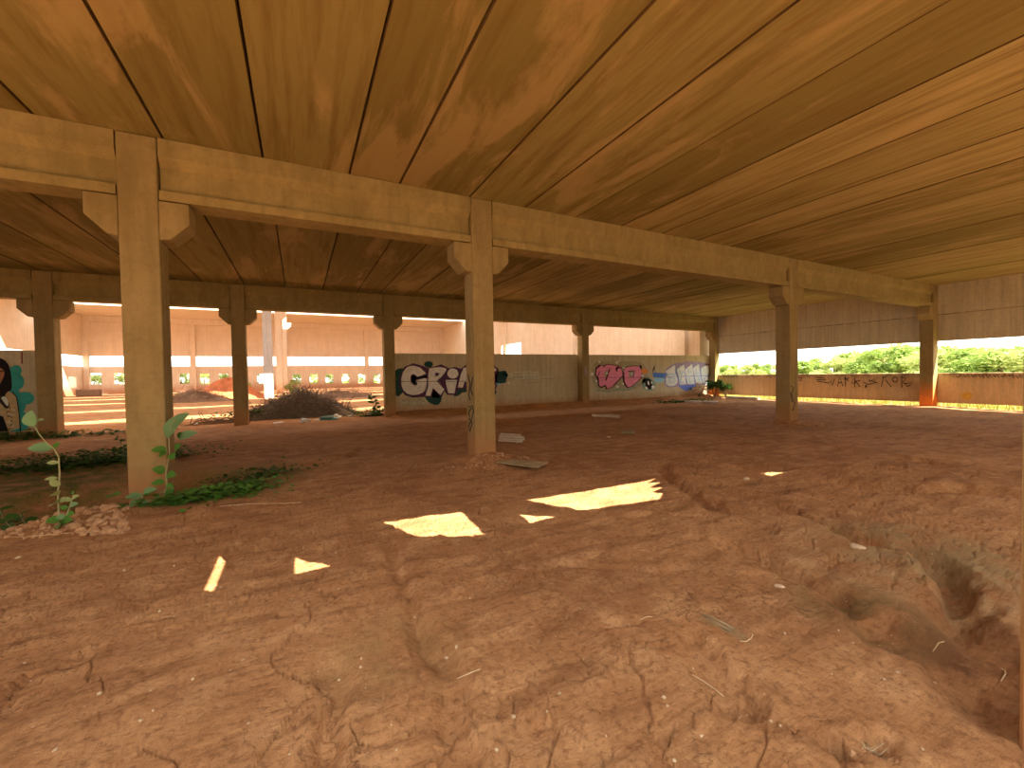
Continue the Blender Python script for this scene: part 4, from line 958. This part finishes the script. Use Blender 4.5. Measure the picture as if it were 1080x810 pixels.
brush('large grey heap of dry branches behind the back-row columns', (cb[0], 19.6), 2.05, 1.15, 1.05, 1700, M['twig_grey'], core=M['twig_grey'])
weed_patch('green weeds at the left foot of the large branch heap', (276, 442), 1.3, 0.35, 1500, 'leaf_dark', 0.35, 0.1)
c2 = aty(345, 415, 36); brush('low dark heap of branches in the bright hall behind the large heap', (c2[0]+.6, 36), 3.4, 1.6, 0.55, 260, M['twig'], L=(.8, 2))
# red soil mound with dark brush in front, in the hall
cm_ = aty(228, 412, 40); V = []; Fc = []; nu, nv = 36, 12
for j in range(nv+1):
    for i in range(nu):
        a = 2*math.pi*i/nu; q = j/nv; k = 1+.12*math.sin(2*a+1)+.08*math.sin(5*a); V.append((3.1*q*k*math.cos(a), 2.4*q*k*math.sin(a), 1.75*(0.5+0.5*math.cos(math.pi*q))*(1+.06*math.sin(6*a+5*q))-.1))
for j in range(nv):
    for i in range(nu): Fc.append((j*nu+i, (j+1)*nu+i, (j+1)*nu+(i+1) % nu, j*nu+(i+1) % nu))
M['mound'] = plain('red_earth_mound', (0.48, 0.16, 0.07), 0.3, 0.95, 2.5)
tag(pydata('earth_mound', V, Fc, M['mound'], None, True, (cm_[0]+.7, 41, hz(cm_[0], 41))), 'red earth mound in the bright hall left of the back-row column', 'mound')
brush('dark tangle of branches before the red earth mound', (cm_[0]-.9, 37.2), 2.4, 1.0, 0.9, 260, M['twig'], L=(.8, 2.2))
pb = aty(218, 437, 20.5); brush('thin dark scatter of sticks on the soil left of a back-row column', (aty(231, 440, 18.4)[0], 18.4), 1.0, 0.35, 0.12, 60, M['twig'], L=(.5, 1.2))
def crumple(label, px, py, Y, r, m, flat=.55):
    p = aty(px, py, Y); bm = bmesh.new(); rock(bm, (0, 0, 0), r, rg, 3, flat, .33)
    tag(mesh_obj('plastic_bag', bm, m, None, False, (p[0], Y, hz(p[0], Y)+r*flat*.6)), label, 'bag')
crumple('crumpled white plastic bag in front of the large branch heap', 322, 437, 16.7, .14, M['plastic'])
crumple('crumpled white plastic bag at the right end of the large branch heap', 355, 431.5, 17.6, .18, M['plastic'])
crumple('teal plastic scrap at the right foot of the large branch heap', 346, 434.5, 17.2, .24, M['teal_plastic'], .35)
crumple('small white plastic scrap farthest right of the branch heap', 369, 432.5, 17.9, .09, M['plastic'])
crumple('tiny white plastic scrap between the two white bags', 334, 436, 16.9, .07, M['plastic'])
for q, lab in (([(287, 447), (298, 445.5), (300, 446.3), (289, 448)], 'white flat scrap before the green weeds of the branch heap'), ([(203, 446.5), (212, 445.5), (214, 447), (205, 448)], 'pale flat scrap left of the back-row column')):
    board('flat_scrap', lab, q, 0.02, M['plastic'], 'scrap')
p = aty(94, 413, 61.5); bm = bmesh.new(); box(bm, (-.95, -.4, 0), (.95, .4, .72)); bevel(bm, .05)
tag(mesh_obj('dark_crate', bm, M['twig'], None, False, (p[0], 61.5, hz(p[0], 61.5))), 'dark block on the ground near the far left hall corner', 'crate')

# ------------------------------------------------------------------ light
w = bpy.data.worlds.new('sky'); S.world = w; w.use_nodes = True
bg = w.node_tree.nodes['Background']; bg.inputs['Color'].default_value = (1.0, 0.985, 0.92, 1); bg.inputs['Strength'].default_value = 1.0
sl = bpy.data.lights.new('sun', 'SUN'); sl.energy = 6.0; sl.angle = math.radians(0.25); sl.color = (1.0, 0.88, 0.68)
so = link(bpy.data.objects.new('sun', sl)); so.rotation_euler = SUN.to_track_quat('Z', 'Y').to_euler(); so.location = (10, -20, 30)
S.cycles.max_bounces = 12; S.cycles.diffuse_bounces = 8; S.cycles.use_denoising = True
vs_ = S.view_settings; vs_.view_transform = 'Standard'; vs_.look = 'None'; vs_.exposure = 2.2; vs_.gamma = 1; vs_.use_curve_mapping = False
